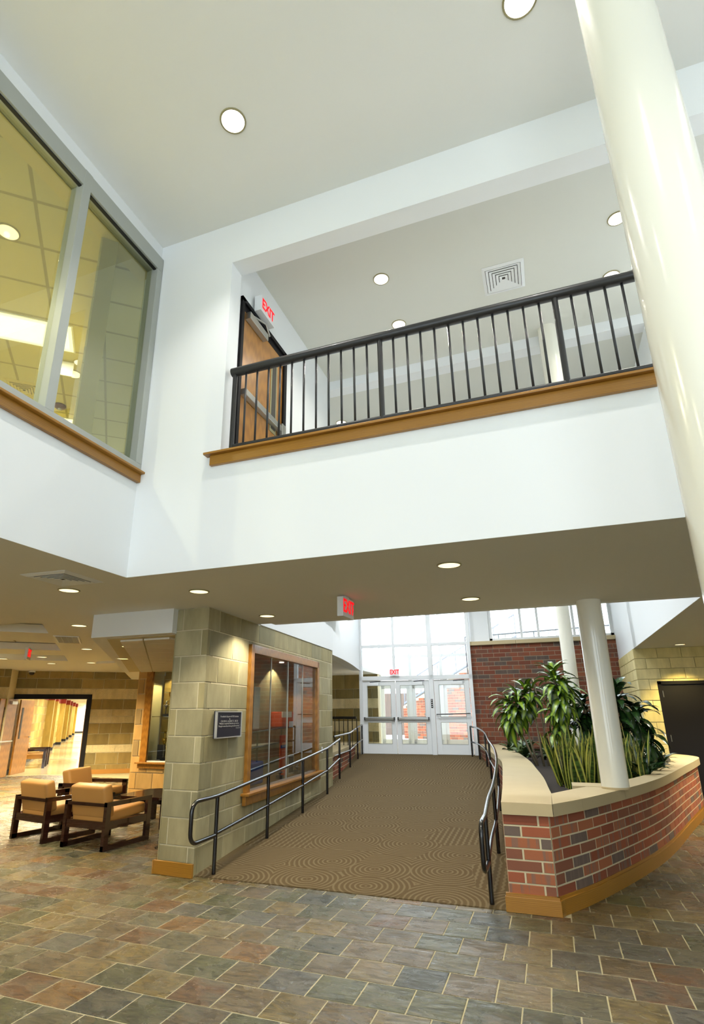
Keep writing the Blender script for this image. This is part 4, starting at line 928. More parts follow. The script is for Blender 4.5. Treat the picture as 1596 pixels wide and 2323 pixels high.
# vestibule beyond: outer glazing line, brick side wall
vo = thing('outer_vestibule_glazing', 'outer aluminium glazing of the vestibule beyond the entry doors', 'window', (-4.84 - 2.6 * math.sin(ED), 15.0 + 2.6, 0.565), ED)
f = MB()
for x in (0.05, 1.03, 2.0, 3.0): f.box(x - 0.04, x + 0.04, -0.05, 0.05, 0, 5.6)
for z in (1.92, 2.75, 4.35, 5.5): f.box(0.05, 3.0, -0.04, 0.04, z - 0.04, z + 0.04)
f.obj('frame', 'alu', vo)
for a, b in ((0.09, 0.99), (1.07, 1.96), (2.04, 2.96)):
    q = MB(); q.box(a, a + 0.1, -0.02, 0.02, 0, 1.9); q.box(b - 0.1, b, -0.02, 0.02, 0, 1.9); q.box(a, b, -0.02, 0.02, 0, 0.26); q.box(a, b, -0.02, 0.02, 0.8, 0.92); q.box(a, b, -0.02, 0.02, 1.76, 1.9); q.obj('outer_door', 'alu', vo)
    MB().tube([(a + 0.05, 0.04, 0.9), (b - 0.05, 0.04, 0.9)], 0.012, 6).obj('outer_bar', 'steel', vo)
Tv = Matrix.Translation((-4.84, 15.0, 0)) @ Matrix.Rotation(ED, 4, 'Z')
vb = thing('vestibule_brick_wall', 'brick side wall of the vestibule seen through the right entry door', 'wall', (-4.84, 15.0, 0), ED, kind='structure')
MB().box(3.05, 3.3, 0.3, 6.0, 0.2, 3.6).obj('core', 'mortar', vb)
vr = MB(); 
for r_i in range(28):
    z = 0.3 + 0.1085 * r_i; s = 0.3 - (0.15 if r_i % 2 else 0)
    if z > 3.5: break
    while s < 6.0:
        a, b = max(0.3, s), min(6.0, s + 0.3); s += 0.3
        me = block_mesh(round(b - a - 0.012, 2), 0.094, 0.014, 'brick', 'brick', 0.002)
        T = Matrix.Translation((3.05, (a + b) / 2, z + 0.05)) @ Matrix.Rotation(-PI / 2, 4, 'Z'); vr.add([T @ v.co for v in me.vertices], [tuple(p.vertices) for p in me.polygons])
vr.obj('brick_field', 'brick', vb, kind='stuff')
vg = MB(); vg.box(3.02, 3.10, 0.3, 6.0, 3.6, 3.7)
for y in (0.35, 1.4, 2.5, 3.6, 4.8): vg.box(3.02, 3.10, y - 0.03, y + 0.03, 3.7, 6.4)
vg.box(3.02, 3.10, 0.3, 6, 4.6, 4.66); vg.obj('side_glazing', 'alu', vb)
MB().prism([(-4.9, 15.06), (-1.7, 15.4), (-1.9, 17.9), (-5.1, 17.6)], 0.45, 0.56).obj('floor', 'terrazzo', label='pale vestibule floor between the two rows of doors', cat='floor', kind='structure')
# outdoors
MB().box(-16, 30, 17.9, 80, 0.2, 0.5).obj('snowy_ground', 'snow', label='snow covered ground outside the entry', cat='snow', kind='structure')
ow = thing('outdoor_ramp_wall', 'brick ramp wall with railing outside the entry doors', 'wall', (0, 0, 0))
Pa, Pb = Vector((-6.3, 26)), Vector((-1.0, 23.4)); vv = (Pb - Pa); Lo = vv.length; ao = math.atan2(vv.y, vv.x)
zt = lambda u: 1.9 + 0.42 * u
To = Matrix.Translation((Pa.x, Pa.y, 0)) @ Matrix.Rotation(ao, 4, 'Z')
q = MB(); q.add([To @ Vector(p) for p in ((0, 0, .4), (Lo, 0, .4), (Lo, 0, zt(Lo)), (0, 0, zt(0)), (0, .3, .4), (Lo, .3, .4), (Lo, .3, zt(Lo)), (0, .3, zt(0)))], [(0, 1, 2, 3), (4, 5, 6, 7), (0, 1, 5, 4), (1, 2, 6, 5), (2, 3, 7, 6), (3, 0, 4, 7)]); q.obj('core', 'mortar', ow)
vr = MB()
for r_i in range(40):
    z = 0.4 + 0.1085 * r_i; s = -(0.15 if r_i % 2 else 0)
    while s < Lo:
        a, b = max(0, s), min(Lo, s + 0.3); s += 0.3
        if b - a < 0.05 or z + 0.1 > zt(a): continue
        me = block_mesh(round(b - a - 0.012, 2), 0.094, 0.014, 'brick', 'brick', 0.002); T = To @ Matrix.Translation(((a + b) / 2, 0, z + 0.05)); vr.add([T @ v.co for v in me.vertices], [tuple(p.vertices) for p in me.polygons])
vr.obj('brick_field', 'brick', ow, kind='stuff')
rl = MB(); rl.tube([To @ Vector((0, 0.1, zt(0) + 1.0)), To @ Vector((Lo, 0.1, zt(Lo) + 1.0))], 0.03, 6); rl.tube([To @ Vector((0, 0.1, zt(0) + 0.12)), To @ Vector((Lo, 0.1, zt(Lo) + 0.12))], 0.05, 6); rl.obj('rail', 'outrail', ow)
pm = MB().tube([(0, 0, 0), (0, 0, 1.0)], 0.02, 6).mesh('rail_post'); pm.materials.append(M['outrail'])
for i in range(7): u = Lo * i / 6; inst('rail_post', pm, ow, tuple(To @ Vector((u, 0.1, zt(u)))))
bp = MB()
for i in range(60): u = Lo * i / 60; bp.tube([To @ Vector((u, 0.1, zt(u) + 0.1)), To @ Vector((u, 0.1, zt(u) + 1.0))], 0.008, 4, False)
bp.obj('picket_field', 'outrail', ow, kind='stuff')
oc = column(-1.15, 19.6, 0.16, 0.5, 6.6, 'grey round column outside the glazing'); 
oc2 = column(0.75, 17.6, 0.2, 0.5, 6.6, 'white round column outside the rear window')
orl = thing('terrace_railing', 'thin metal railing outside the rear window', 'railing', (-2.2, 17.4, 3.35))
o = MB(); o.tube([(0, 0, 0.45), (4.6, -0.6, 0.52)], 0.022, 6); o.tube([(0, 0.3, 0.05), (3.2, 0.0, 0.30)], 0.03, 6); o.obj('rail', 'outrail', orl)
for i in range(24): u = i / 23; MB().tube([(4.6 * u, -0.6 * u, -1.5), (4.6 * u, -0.6 * u, 0.45 + 0.07 * u)], 0.018 if i % 5 == 0 else 0.009, 5).obj('baluster', 'outrail', orl)
pole = thing('utility_pole', 'distant utility pole with crossarm beyond the railing', 'pole', (-11.5, 60, 0.5))
MB().tube([(0, 0, 0), (0, 0, 13)], 0.15, 6).obj('shaft', 'bark', pole); MB().box(-2.2, 2.2, -0.1, 0.1, 11.8, 12.0).obj('crossarm', 'bark', pole)
fb = thing('outdoor_brick_building', 'brick building wall outside beyond the left entry doors', 'building', (0, 0, 0))
MB().box(-14, -4.5, 30, 30.4, 0.4, 2.6).obj('brick_face', 'brick', fb)

# ------------------------------------------------------------------ bulkhead and lounge
bh = MB(); bh.prism([(-5.28, 5.455), (-4.07, 5.455), (-4.45, 10.3), (-9.4, 13.5), (-10.6, 12.6)], bulkz, Z1 + 0.1)
bh.obj('ceiling_bulkhead', 'white', label='white lowered bulkhead left of the stone pillar', cat='bulkhead', kind='structure')
cpn = MB().prism([(-5.16, 5.60), (-4.13, 5.60), (-4.5, 10.28), (-7.9, 10.28), (-8.75, 10.3)], bulkz - 0.006, bulkz - 0.001).obj('ceiling_panels', 'joint', label='tan ceiling panels under the lowered bulkhead', cat='ceiling', kind='structure')
def clip_poly(poly, region):
    for k in range(len(region)):
        a, b = region[k], region[(k + 1) % len(region)]; out = []
        sd_ = lambda p: (b[0] - a[0]) * (p[1] - a[1]) - (b[1] - a[1]) * (p[0] - a[0])
        for m_ in range(len(poly)):
            p, q = poly[m_], poly[(m_ + 1) % len(poly)]; sp, sq = sd_(p), sd_(q)
            if sp >= 0: out.append(p)
            if sp * sq < 0: t_ = sp / (sp - sq); out.append((p[0] + (q[0] - p[0]) * t_, p[1] + (q[1] - p[1]) * t_))
        poly = out
        if len(poly) < 3: return []
    return poly
reg = [(-5.05, 5.72), (-4.30, 5.72), (-4.62, 10.2), (-8.35, 10.2)]; a_ = R_(36.7)
for i in range(-12, 14):
    for j in range(-12, 14):
        w_, h_p = 1.12, 0.56; c4 = []
        for dx, dy in ((0.008, 0.008), (w_ - 0.008, 0.008), (w_ - 0.008, h_p - 0.008), (0.008, h_p - 0.008)):
            X_, Y_ = i * w_ + dx, j * h_p + dy; c4.append((-5.2 + X_ * math.cos(a_) - Y_ * math.sin(a_), 6.4 + X_ * math.sin(a_) + Y_ * math.cos(a_)))
        pp = clip_poly(c4, reg)
        if len(pp) > 2 and abs(sum(pp[k][0] * pp[(k + 1) % len(pp)][1] - pp[(k + 1) % len(pp)][0] * pp[k][1] for k in range(len(pp)))) > 0.02:
            MB().prism(pp, bulkz - 0.03, bulkz - 0.008).obj('ceiling_panel', 'panelpaint', cpn)
# back wall of the lounge, square to the corridor
PO = Vector((-12.506, 13.223)); ub = Vector((0.802, 0.597)); vbk = Vector((-0.597, 0.802)); ab_ = math.atan2(ub.y, ub.x)
def pb_(u, v): q = PO + ub * u + vbk * v; return (q.x, q.y)
bwm = MB()
for (a, b, z0, z1) in ((-6.5, -1.98, -0.05, Z1 + .15), (-0.02, 3.6, -0.05, Z1 + .15), (-1.98, -0.02, 2.13, Z1 + .15)): bwm.prism([pb_(a, 0.01), pb_(b, 0.01), pb_(b, 0.3), pb_(a, 0.3)], z0, z1)
bw = bwm.obj('wall_lounge_back', 'joint', label='banded tan block wall at the back of the lounge', cat='wall', kind='structure')
lz = [(2.6, 2.85, 0.0, 'tanstone'), (2.32, 2.6, 0.3, 'tanstone'), (2.03, 2.32, 0.1, 'split'), (1.74, 2.03, 0.3, 'tanstone'), (1.55, 1.74, 0, 'split'), (1.36, 1.55, 0, 'split'), (1.07, 1.36, 0.3, 'tanstone'),
      (0.77, 1.07, 0.0, 'tanstone'), (0.56, 0.77, 0.2, 'split'), (0.25, 0.56, 0.3, 'tanstone'), (0.10, 0.25, 0.0, 'tanstone')]
blocks.count = 0
o0 = pb_(0, 0.01)
blocks(bw, o0, ab_, -4.2, 2.6, lz, 0.6, 0.012, 0.014, 'wall_block', 'tanstone', holes=((-1.98, -0.02, -0.1, 2.13),), limit=200)
bsb = MB(); bsb.box(0.0, 3.0, -0.03, 0.0, 0, 0.12, Matrix.Translation((o0[0], o0[1], 0)) @ Matrix.Rotation(ab_, 4, 'Z')); bsb.obj('baseboard_lounge', 'oak', label='oak baseboard at the foot of the lounge back wall', cat='baseboard', kind='structure')
# left projecting pier
lp_ = MB(); lp_.prism([pb_(-5.2, -0.7), pb_(-2.02, -0.7), pb_(-2.02, 0.1), pb_(-5.2, 0.1)], -0.05, Z1 + .1); lpo = lp_.obj('wall_lounge_pier', 'joint', label='banded block pier at the far left edge of the lounge', cat='wall', kind='structure')
blocks.count = 0; blocks(lpo, pb_(0, -0.7), ab_, -4.6, -2.02, lz, 0.6, 0.012, 0.014, 'wall_block', 'tanstone', limit=100)
# display wall with trophy case
dwm = MB(); HX0, HX1, HZ0, HZ1 = -8.24, -5.9, 0.64, 2.62
for (a, b, z0, z1) in ((-8.46, HX0, -0.05, Z1), (HX1, -4.4, -0.05, Z1), (HX0, HX1, -0.05, HZ0)): dwm.box(a, b, 10.312, 10.9, z0, z1)
dw = dwm.obj('wall_lounge_display', 'joint', label='tan block wall holding the lounge trophy case', cat='wall', kind='structure')
dz_ = [(2.34 - 0.318 * i, 2.34 - 0.318 * (i - 1), 0.16 if i % 2 else 0.0, None) for i in range(0, 9)]
M['warmstone'] = stone_mat('warm_block', [(186, 150, 92), (168, 136, 84), (194, 162, 104), (150, 126, 84), (180, 144, 86)])
blocks.count = 0; blocks(dw, (-8.46, 10.31), 0, 0, 4.0, [c for c in dz_ if c[0] < 2.5], 0.42, 0.012, 0.012, 'wall_block', 'warmstone', holes=((HX0 + 8.46, HX1 + 8.46, HZ0, HZ1),), limit=120)
MB().prism([(-8.47, 10.30), (-8.44, 10.30), (-9.5, 13.6), (-9.56, 13.6)], 0, Z1).obj('wall_lounge_return', 'warmstone', label='narrow lit return of the display wall', cat='wall', kind='structure')
tc = thing('trophy_case', 'oak framed trophy case in the lounge block wall', 'display case', (-8.24, 10.31, 0.64))
f = MB(); f.box(0, 0.17, -0.03, 0.02, 0, 1.98); f.box(0, 2.3, -0.03, 0.02, 1.85, 1.98); f.box(2.2, 2.3, -0.03, 0.02, 0, 1.98); f.obj('frame', 'oakframe', tc, bevel=0.004)
MB().box(-0.06, 2.35, -0.10, 0.02, -0.03, 0.0).obj('sill', 'oakframe', tc, bevel=0.003); MB().box(-0.02, 2.32, -0.05, 0.0, -0.12, -0.03).obj('apron', 'oakframe', tc, bevel=0.003)
MB().box(0.17, 2.2, 0.0, 0.005, 0.03, 1.85).obj('glass_pane', 'glass', tc); MB().box(0.17, 2.2, 0.0, 0.5, 0.0, 0.03).obj('floor_board', 'trimw', tc)
MB().box(0.17, 2.2, 0.05, 0.45, 0.90, 0.915).obj('glass_shelf', 'glass', tc); MB().box(0.1, 2.3, 0.5, 0.52, 0, 1.98).obj('back', 'joint', tc); MB().box(0.1, 2.3, 0.0, 0.5, 1.90, 1.94).obj('top', 'oakframe', tc)
lb2 = [(0.64 + 0.285 * i, 0.64 + 0.285 * (i + 1), 0.3 if i % 2 else 0, ('split' if i in (2, 4) else None)) for i in range(7)]
blocks.count = 0; blocks(tc, (0.1, 0.5), 0, 0, 2.2, [(a - 0.64, b - 0.64, s, m) for a, b, s, m in lb2], 0.55, 0.012, 0.014, 'back_block', 'tanstone', limit=0)
o = light('case_glow', 'SPOT', (0.5, 0.25, 1.85), 60, (1, 0.8, 0.35), (0, 0, 0), spot_size=R_(130), shadow_soft_size=0.03); o.parent = tc
trophy((-7.72, 10.5, 0.64 + 0.915), 0.70, 'tall trophy on the glass shelf of the lounge trophy case'); trophy((-7.80, 10.5, 0.67), 0.62, 'trophy at the bottom of the lounge trophy case'); trophy((-7.9, 10.6, 0.64 + 0.915), 0.34, 'short trophy on the glass shelf of the lounge case', 'silver')
bx = thing('framed_photo', 'dark framed photo low in the lounge trophy case', 'picture', (-7.98, 10.62, 0.67)); MB().box(-0.07, 0.12, -0.01, 0.01, 0, 0.30).obj('board', 'darkbook', bx)
tag(MB().box(*(-0.04, 0.04, -0.02, 0.0), 1.05, 1.17, Matrix.Translation((*pb_(1.35, 0.0), 0)) @ Matrix.Rotation(ab_, 4, 'Z')).obj('light_switch', 'trimw'), 'white light switch on the lounge back wall', 'switch')
sc_ = thing('security_camera', 'small dome security camera under the lounge ceiling', 'camera', (*pb_(-1.62, -0.25), 2.80)); MB().lathe([(0.09, 0), (0.09, -0.05)], n=14).obj('mount', 'trimw', sc_); MB().lathe([(0.07, -0.05), (0.06, -0.1), (0.02, -0.13)], n=14).obj('dome', 'gasket', sc_, smooth=True)

# lounge double doors and corridor
TB = Matrix.Translation((PO.x, PO.y, 0)) @ Matrix.Rotation(ab_, 4, 'Z')
d5 = thing('door_5', 'open oak veneer door leaf at the left of the corridor entrance', 'door', (*pb_(-1.93, -0.05), 0), ab_ - R_(102), kind='structure')
MB().box(0, 0.95, -0.022, 0.022, 0.01, 2.02).obj('leaf', 'doorwood', d5); MB().box(0.60, 0.70, -0.03, 0.03, 0.95, 1.8).obj('vision_glass', 'ventdark', d5)
MB().tube([(0.12, 0.03, 0.92), (0.12, 0.09, 0.92), (0.8, 0.09, 0.92), (0.8, 0.03, 0.92)], 0.02, 8).obj('push_bar', 'steel', d5); MB().box(0.1, 0.4, 0.02, 0.08, 1.88, 1.96).obj('closer', 'steel', d5)
d6 = thing('door_6', 'open door leaf edge at the right of the corridor entrance', 'door', (*pb_(-0.10, 0.02), 0), ab_ + R_(96), kind='structure')
MB().box(0, 0.9, -0.022, 0.022, 0.01, 2.02).obj('leaf', 'doorwood', d6); MB().tube([(0.8, -0.03, 0.95), (0.8, -0.09, 0.95), (0.7, -0.09, 0.95)], 0.018, 8).obj('handle', 'steel', d6)
df = thing('door_frame', 'black frame of the lounge double doors', 'door frame', (PO.x, PO.y, 0), ab_, kind='structure')
f = MB(); f.box(-2.03, -1.96, -0.04, 0.2, 0, 2.16); f.box(-0.1, 0.02, -0.04, 0.2, 0, 2.16); f.box(-2.03, 0.02, -0.04, 0.2, 2.03, 2.16); f.obj('frame', 'blackdoor', df)
AC = R_(42.18); CO = (-0.67152 * 18.4 - 2.36 * 0.74099, 0.74099 * 18.4 - 2.36 * 0.67152, 0)
TC = Matrix.Translation(CO) @ Matrix.Rotation(AC, 4, 'Z')
def TBc(u, v, z): return tuple(TC @ Vector((u, v, z)))
co_ = thing('corridor', 'bright school corridor seen through the open double doors', 'corridor', CO, AC, kind='structure')
LC = 40.5
MB().box(-0.3, 3.6, 0.1, LC, -0.02, 0.006).obj('floor_finish', 'terrazzo', co_); MB().box(-0.4, 3.6, 0.5, LC, 2.5, 2.6).obj('ceiling_finish', 'ceil', co_)
MB().box(3.4, 3.6, 0.3, LC, 0, 2.6).obj('right_wall', 'white', co_); MB().box(-0.4, 3.6, LC - 0.2, LC, 0, 2.6).obj('end_wall', 'white', co_)
MB().box(-0.4, 3.5, LC - 0.24, LC - 0.2, 0, 0.14).obj('end_base', 'gasket', co_)
MB().box(0.6, 1.9, LC - 0.25, LC - 0.2, 2.0, 2.4).obj('lit_transom', 'lenswhite', co_)
MB().box(-0.35, -0.012, 0.3, LC, 0, 2.6).obj('left_wall', 'joint', co_)
for v in (6, 14, 22, 30): MB().box(0.2, 3.2, v, v + 0.3, 0.006, 0.008).obj('floor_band', 'trim', co_)
bz = [(0.12, 0.42), (0.42, 0.72), (0.72, 1.02), (1.02, 1.32), (1.32, 1.62), (1.62, 1.92), (1.92, 2.22)]
vb2 = MB()
for i, (a, b) in enumerate(bz):
    s = 0.3 - (0.3 if i % 2 else 0)
    while s < LC - 0.3:
        p, q = max(0.3, s), min(LC - 0.2, s + 0.6); s += 0.6
        me = block_mesh(round(q - p - 0.012, 2), b - a - 0.012, 0.014, 'wall_block', 'corrblock', 0.003); T = Matrix.Translation((-0.012, (p + q) / 2, (a + b) / 2)) @ Matrix.Rotation(PI / 2, 4, 'Z')
        vb2.add([T @ v.co for v in me.vertices], [tuple(f_.vertices) for f_ in me.polygons])
vb2.obj('wall_block_field', 'corrblock', co_, kind='stuff')
MB().box(-0.02, 0.02, 0.3, LC - 0.2, 2.22, 2.5).obj('maroon_band', 'red', co_); MB().box(-0.02, 0.02, 0.3, LC - 0.2, 0, 0.12).obj('base_strip', 'gasket', co_)
for v in (10.0, 12.2, 18.0, 22.6, 25.6, 30.0, 34.5):
    pz = MB().box(0, 0.26, v, v + 0.5, 0.14, 2.22).obj('pilaster', 'corrblock', co_); MB().box(0, 0.275, v - 0.01, v + 0.5, 0, 0.14).obj('pilaster_base', 'gasket', pz); MB().box(0, 0.275, v - 0.01, v + 0.5, 2.22, 2.5).obj('pilaster_band', 'red', pz)
for v in (2.0, 7, 12, 17, 23, 29, 35, 38.5):
    o = light('corridor_fill', 'AREA', (1.8, v, 2.48), 150 if v < 30 else 260, (1, 0.93, 0.78), shape='RECTANGLE', size=1.2, size_y=0.6); o.parent = co_  # area lights added to stand in for the corridor's window light
d8 = thing('door_8', 'oak veneer door leaf folded back inside the corridor entrance', 'door', TBc(0.10, 0.35, 0), AC + R_(74), kind='structure')
MB().box(0, 0.92, -0.022, 0.022, 0.01, 2.02).obj('leaf', 'doorwood', d8); MB().box(0.12, 0.22, -0.03, 0.03, 0.95, 1.8).obj('vision_glass', 'ventdark', d8)
MB().tube([(0.82, -0.03, 0.98), (0.82, -0.08, 0.98), (0.70, -0.08, 0.98)], 0.018, 8).obj('handle', 'steel', d8)
for i, v in enumerate((2.6, 3.5)):
    b_ = thing('corridor_chair', ('nearer' if i == 0 else 'farther') + ' dark framed chair against the left corridor wall', 'chair', TBc(0.42, v, 0), AC - PI / 2)
    s_ = MB()
    for x in (-0.3, 0.3):
        s_.box(-0.02 + x, 0.02 + x, -0.38, -0.30, 0, 0.56); s_.box(-0.02 + x, 0.02 + x, 0.30, 0.38, 0, 0.56); s_.box(-0.02 + x, 0.02 + x, -0.38, 0.38, 0.51, 0.56)
    s_.obj('frame', 'mahog', b_); MB().box(-0.27, 0.27, -0.3, 0.34, 0.28, 0.42).obj('seat', 'vinyl', b_, bevel=0.03, seg=3); MB().box(-0.27, 0.27, -0.38, -0.24, 0.36, 0.72).obj('backrest', 'vinyl', b_, bevel=0.03, seg=3)

# ------------------------------------------------------------------ lounge chairs and table
def cushion(sx, sy, sz, bev=0.035):
    me = MB().box(-sx / 2, sx / 2, -sy / 2, sy / 2, -sz / 2, sz / 2).mesh('cushion'); b = bmesh.new(); b.from_mesh(me)
    bmesh.ops.bevel(b, geom=list(b.edges), offset=bev, segments=4, affect='EDGES', profile=0.6); b.to_mesh(me); b.free()
    for p in me.polygons: p.use_smooth = True
    me.materials.append(M['vinyl']); return me
fm = MB(); D, H = 0.40, 0.545
fm.box(-0.024, 0.024, -D, -D + 0.075, 0, H); fm.box(-0.024, 0.024, D - 0.075, D, 0, H); fm.box(-0.024, 0.024, -D, D, H - 0.05, H + 0.001); fm.box(-0.024, 0.024, -D, D, 0, 0.06); fm.box(-0.022, 0.022, -D + 0.07, D - 0.07, 0.235, 0.325)
sfm = fm.mesh('side_frame'); sfm.materials.append(M['mahog'])
seat_me = cushion(0.58, 0.70, 0.13); back_me = cushion(0.60, 0.15, 0.40, 0.045)
brm = MB().box(-0.32, 0.32, -D, -D + 0.04, H - 0.05, H - 0.012).mesh('back_rail'); brm.materials.append(M['mahog'])
lrm = MB().box(-0.32, 0.32, -D + 0.01, -D + 0.04, 0.235, 0.325).mesh('lower_rail'); lrm.materials.append(M['mahog'])
frm = MB().box(-0.32, 0.32, D - 0.05, D - 0.02, 0.235, 0.305).mesh('front_rail'); frm.materials.append(M['mahog'])
def chair(x, y, rzz, label):
    t = thing('lounge_chair', label, 'armchair', (x, y, 0), rzz, 'tan lounge armchairs beside the stone pillar')
    for s in (-1, 1): inst('side_frame', sfm, t, (s * 0.34, 0, 0))
    inst('back_rail', brm, t); inst('lower_rail', lrm, t); inst('front_rail', frm, t)
    inst('seat_cushion', seat_me, t, (0, 0.02, 0.375), (R_(4), 0, 0)); inst('back_cushion', back_me, t, (0, -0.30, 0.545), (R_(14), 0, 0))
chair(-5.62, 6.50, R_(-4), 'tan vinyl armchair with dark frame, nearest the stone pillar')
chair(-6.64, 6.62, R_(-10), 'tan vinyl armchair at the left of the front pair, seen from behind')
chair(-7.22, 7.93, R_(-80), 'tan vinyl armchair turned sideways behind the front pair')
fs_ = thing('floor_stand', 'black floor stand whose slanted foot pokes out behind the stone pillar', 'stand', (-4.70, 6.98, 0))
for k in range(3):
    a = R_(-98 + 120 * k); MB().tube([(0, 0, 0.14), (0.56 * math.cos(a), 0.56 * math.sin(a), 0.014)], 0.013, 8).obj('foot', 'black', fs_)
MB().tube([(0, 0, 0.10), (0, 0, 1.1)], 0.014, 8).obj('pole', 'black', fs_)
tb = thing('side_table', 'dark low table with clipped corners beside the armchairs', 'table', (-5.82, 7.82, 0))
c_ = 0.12; h_ = 0.46
MB().prism([(-h_ + c_, -h_), (h_ - c_, -h_), (h_, -h_ + c_), (h_, h_ - c_), (h_ - c_, h_), (-h_ + c_, h_), (-h_, h_ - c_), (-h_, -h_ + c_)], 0.40, 0.435).obj('tabletop', 'mahog', tb)
MB().box(-0.36, 0.36, -0.36, 0.36, 0.33, 0.40).obj('apron', 'mahog', tb)
for sx in (-1, 1):
    for sy in (-1, 1): MB().box(sx * 0.33 - 0.03, sx * 0.33 + 0.03, sy * 0.33 - 0.03, sy * 0.33 + 0.03, 0, 0.4).obj('leg', 'mahog', tb)

# ------------------------------------------------------------------ plants
def leaf_mesh(L, w, arch, fold=0.15, seg=7, mat='drac', tip=1.0, twist=0.0, wid=None):
    vs, fs, ed = [], [], []
    wid = wid or (lambda t: math.sin(PI * min(1, t * 0.92 + 0.08)) ** 0.75)
    x = z = 0.0; a = 0.0
    for i in range(seg + 1):
        t = i / seg; a = arch[0] + (arch[1] - arch[0]) * t
        if i: x += L / seg * math.cos(a); z += L / seg * math.sin(a)
        ww = w / 2 * wid(t) + 0.0004; tw = twist * t
        nx, nz = -math.sin(a), math.cos(a)
        for s in (-1, 0, 1):
            up = fold * ww * abs(s)
            vs.append((x + nx * (up + s * ww * math.sin(tw)), s * ww * math.cos(tw), z + nz * (up + s * ww * math.sin(tw)))); ed.append(abs(s))
    for i in range(seg):
        for k in (0, 1): fs.append((i * 3 + k, i * 3 + k + 1, i * 3 + k + 4, i * 3 + k + 3))
    me = bpy.data.meshes.new('leaf'); me.from_pydata(vs, [], fs)
    at = me.attributes.new('edge', 'FLOAT', 'POINT')
    for i, e in enumerate(ed): at.data[i].value = e
    for p in me.polygons: p.use_smooth = True
    me.materials.append(M[mat]); return me
def crown(root, c, n, ms, rng, spread=(-20, 75), sc=(0.8, 1.15), rise=0.25):
    for i in range(n):
        f = i / n; az = i * 2.39996 + rng.uniform(-.3, .3); el = R_(spread[0] + (spread[1] - spread[0]) * f + rng.uniform(-10, 10)); s = rng.uniform(*sc)
        o = inst('leaf', rng.choice(ms), root, (c[0] + rng.uniform(-.02, .02), c[1] + rng.uniform(-.02, .02), c[2] + rise * (f - 0.6) + rng.uniform(-.02, .02)), (rng.uniform(-.3, .3), -el, az)); o.scale = (s, s, s)
rg = random.Random(11)
dl = [leaf_mesh(0.44, 0.105, (R_(a), R_(b)), 0.2, 7, 'drac') for a, b in ((10, -85), (20, -70), (5, -95))]
dd = [leaf_mesh(0.44, 0.11, (R_(a), R_(b)), 0.2, 7, 'dracd') for a, b in ((10, -80), (25, -60), (5, -90))]
def tree(name, label, base, stems, crowns, ms, rng, rs=0.018):
    t = thing(name, label, 'plant', base)
    for pts in stems: o = MB().tube(pts, [rs * 1.2] + [rs * 0.8] * (len(pts) - 1), 8).obj('stem', 'bark', t, smooth=True)
    for (c, n, sc, sp) in crowns: crown(t, c, n, ms, rng, sp, (sc * .8, sc * 1.15))
    return t
tree('corn_plant', 'multi-stemmed corn plant with arching green leaves in the planter, leftmost', (-0.33, 11.0, 0.68),
     [[(0, 0, 0), (-0.15, 0.02, 0.45), (-0.3, 0.0, 0.85)], [(0.02, 0.05, 0), (-0.08, 0.1, 0.5), (-0.12, 0.1, 1.1)], [(0.12, 0.0, 0), (0.08, 0.0, 0.6), (0.02, 0.05, 1.3)], [(0.2, 0.05, 0), (0.18, 0.08, 0.7), (0.10, 0.1, 1.5)]],
     [((-0.34, 0.0, 0.80), 30, 0.85, (-45, 60)), ((-0.22, 0.05, 1.05), 36, 1.0, (-40, 75)), ((-0.05, 0.08, 1.20), 34, 0.95, (-40, 70)), ((-0.38, 0.1, 1.05), 26, 0.9, (-35, 60)), ((0.05, 0.1, 1.30), 22, 0.85, (-35, 70))], dl, rg)
tree('corn_plant', 'tallest yellow-green corn plant in front of the rear column', (0.12, 10.6, 0.68),
     [[(0, 0, 0), (0.02, 0.02, 0.8), (0.0, 0, 1.55)], [(0.08, 0, 0), (0.1, 0.02, 0.6), (0.12, 0, 1.05)]],
     [((0.0, 0, 1.42), 44, 1.0, (-40, 85)), ((0.08, 0, 1.12), 44, 1.0, (-50, 50)), ((0.0, 0.05, 0.80), 40, 0.95, (-60, 40)), ((0.12, 0, 1.3), 26, 0.9, (-30, 70)), ((-0.04, 0, 0.50), 26, 0.8, (-60, 30))], dl, rg, 0.035)
tree('dark_corn_plant', 'dark glossy corn plant right of the planter column', (1.02, 9.6, 0.68),
     [[(0, 0, 0), (0.0, 0.02, 0.6), (-0.02, 0, 1.0)], [(0.05, 0, 0), (0.12, 0.02, 0.5), (0.16, 0, 0.75)]],
     [((-0.06, 0, 1.10), 34, 1.0, (-45, 75)), ((0.14, 0, 0.85), 34, 1.0, (-50, 55)), ((0.22, 0, 0.55), 28, 0.95, (-50, 40)), ((-0.1, 0, 0.7), 26, 0.95, (-50, 40))], dd, rg, 0.03)
tree('dark_corn_plant', 'dark glossy corn plant between the two columns', (0.56, 11.2, 0.68), [[(0, 0, 0), (0, 0, 0.5), (0.02, 0, 0.95)]],
     [((0, 0, 1.0), 34, 1.0, (-45, 70)), ((0.05, 0, 0.65), 26, 1.0, (-50, 40)), ((-0.12, 0, 0.8), 18, 0.9, (-40, 40))], dd, rg, 0.03)
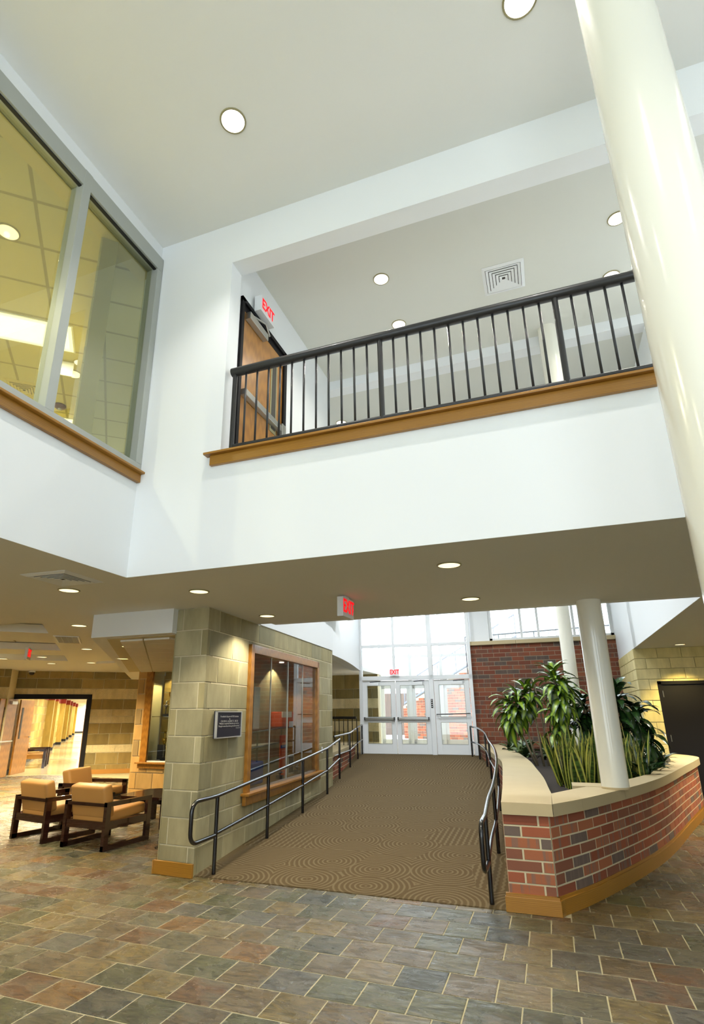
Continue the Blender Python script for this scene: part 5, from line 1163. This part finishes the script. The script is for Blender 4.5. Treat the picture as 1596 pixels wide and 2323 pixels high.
# snake plants
wd = lambda t: (0.55 + 0.45 * math.sin(PI * min(1, t * 1.1))) * (1 - max(0, (t - 0.7) / 0.3) ** 1.6)
sm = [leaf_mesh(L, 0.092, (R_(90 + a), R_(90 + b)), 0.35, 9, 'sage', twist=tw, wid=wd) for L, a, b, tw in ((0.62, -3, 6, 0.9), (0.52, 2, -8, -0.8), (0.72, -2, 4, 0.5), (0.44, 4, 12, 1.2), (0.58, 0, -14, 0.3))]
def snake(label, cx, cy, n, rx, ry, rng, sc=1.0):
    t = thing('snake_plant', label, 'plant', (cx, cy, 0.69))
    for i in range(n):
        a, q = rng.uniform(0, 2 * PI), math.sqrt(rng.uniform(0, 1)); x, y = rx * q * math.cos(a), ry * q * math.sin(a); s = sc * rng.uniform(0.75, 1.12)
        o = inst('leaf', rng.choice(sm), t, (x, y, 0), (rng.uniform(-.14, .14) - y * 0.3, rng.uniform(-.14, .14) + x * 0.5, rng.uniform(0, 6.28))); o.scale = (s, s, s)
snake('dense clump of yellow-edged snake plants left of the planter column', 0.26, 8.35, 105, 0.27, 0.55, rg, 0.98)
snake('clump of yellow-edged snake plants right of the planter column', 0.86, 8.7, 42, 0.22, 0.4, rg, 1.0)
# low plants
ll = [leaf_mesh(0.30, 0.10, (R_(a), R_(b)), 0.25, 6, 'lily') for a, b in ((55, -40), (40, -50), (70, -20))]
ls = [leaf_mesh(0.26, 0.055, (R_(a), R_(b)), 0.25, 6, 'dracd') for a, b in ((60, -30), (45, -40), (75, 0))]
def low(label, spots, ms, rng, name='low_foliage_plant'):
    t = thing(name, label, 'plant', (spots[0][0], spots[0][1], 0.69))
    for (x, y, n, s) in spots: crown(t, (x - spots[0][0], y - spots[0][1], 0.04), n, ms, rng, (5, 80), (s * .8, s * 1.2), 0.05)
low('low pale-leaved plant at the foot of the brick wall, left of the corn plant stems', [(-0.62, 12.2, 18, 1.2), (-0.85, 13.0, 16, 1.3), (-0.5, 13.2, 14, 1.2)], ll, rg)
low('low pale-leaved plant just right of the corn plant stems', [(-0.05, 11.9, 20, 1.3), (0.02, 12.5, 14, 1.1), (-0.2, 12.6, 12, 1.2)], ll, rg)
low('low dark leafy plant at the right end of the planter', [(1.18, 9.1, 26, 1.3), (1.36, 9.9, 26, 1.4), (1.02, 8.5, 22, 1.2), (1.55, 10.8, 24, 1.4), (1.48, 11.6, 20, 1.4)], ls, rg)

# ------------------------------------------------------------------ room shell out of view
MB().box(6.8, 7, -7, 13, 0, ZC).obj('wall_right_far', 'white', label='white lobby wall out of view at right', cat='wall', kind='structure')
bk_ = MB(); bk_.box(-17, 7, -7.2, -7, 0, ZC)
for x in (-4, -2.2, 0.1, 2.4, 5.1): bk_.box(x, x + 0.1, -7.0, -6.86, 0.4, 6.2)
bk_.obj('wall_behind', 'white', label='lobby window wall behind the camera', cat='wall', kind='structure')
MB().box(-17.2, -17, -7, 10, 0, 3).obj('wall_left_far', 'tanstone', label='far left lounge wall out of view', cat='wall', kind='structure')
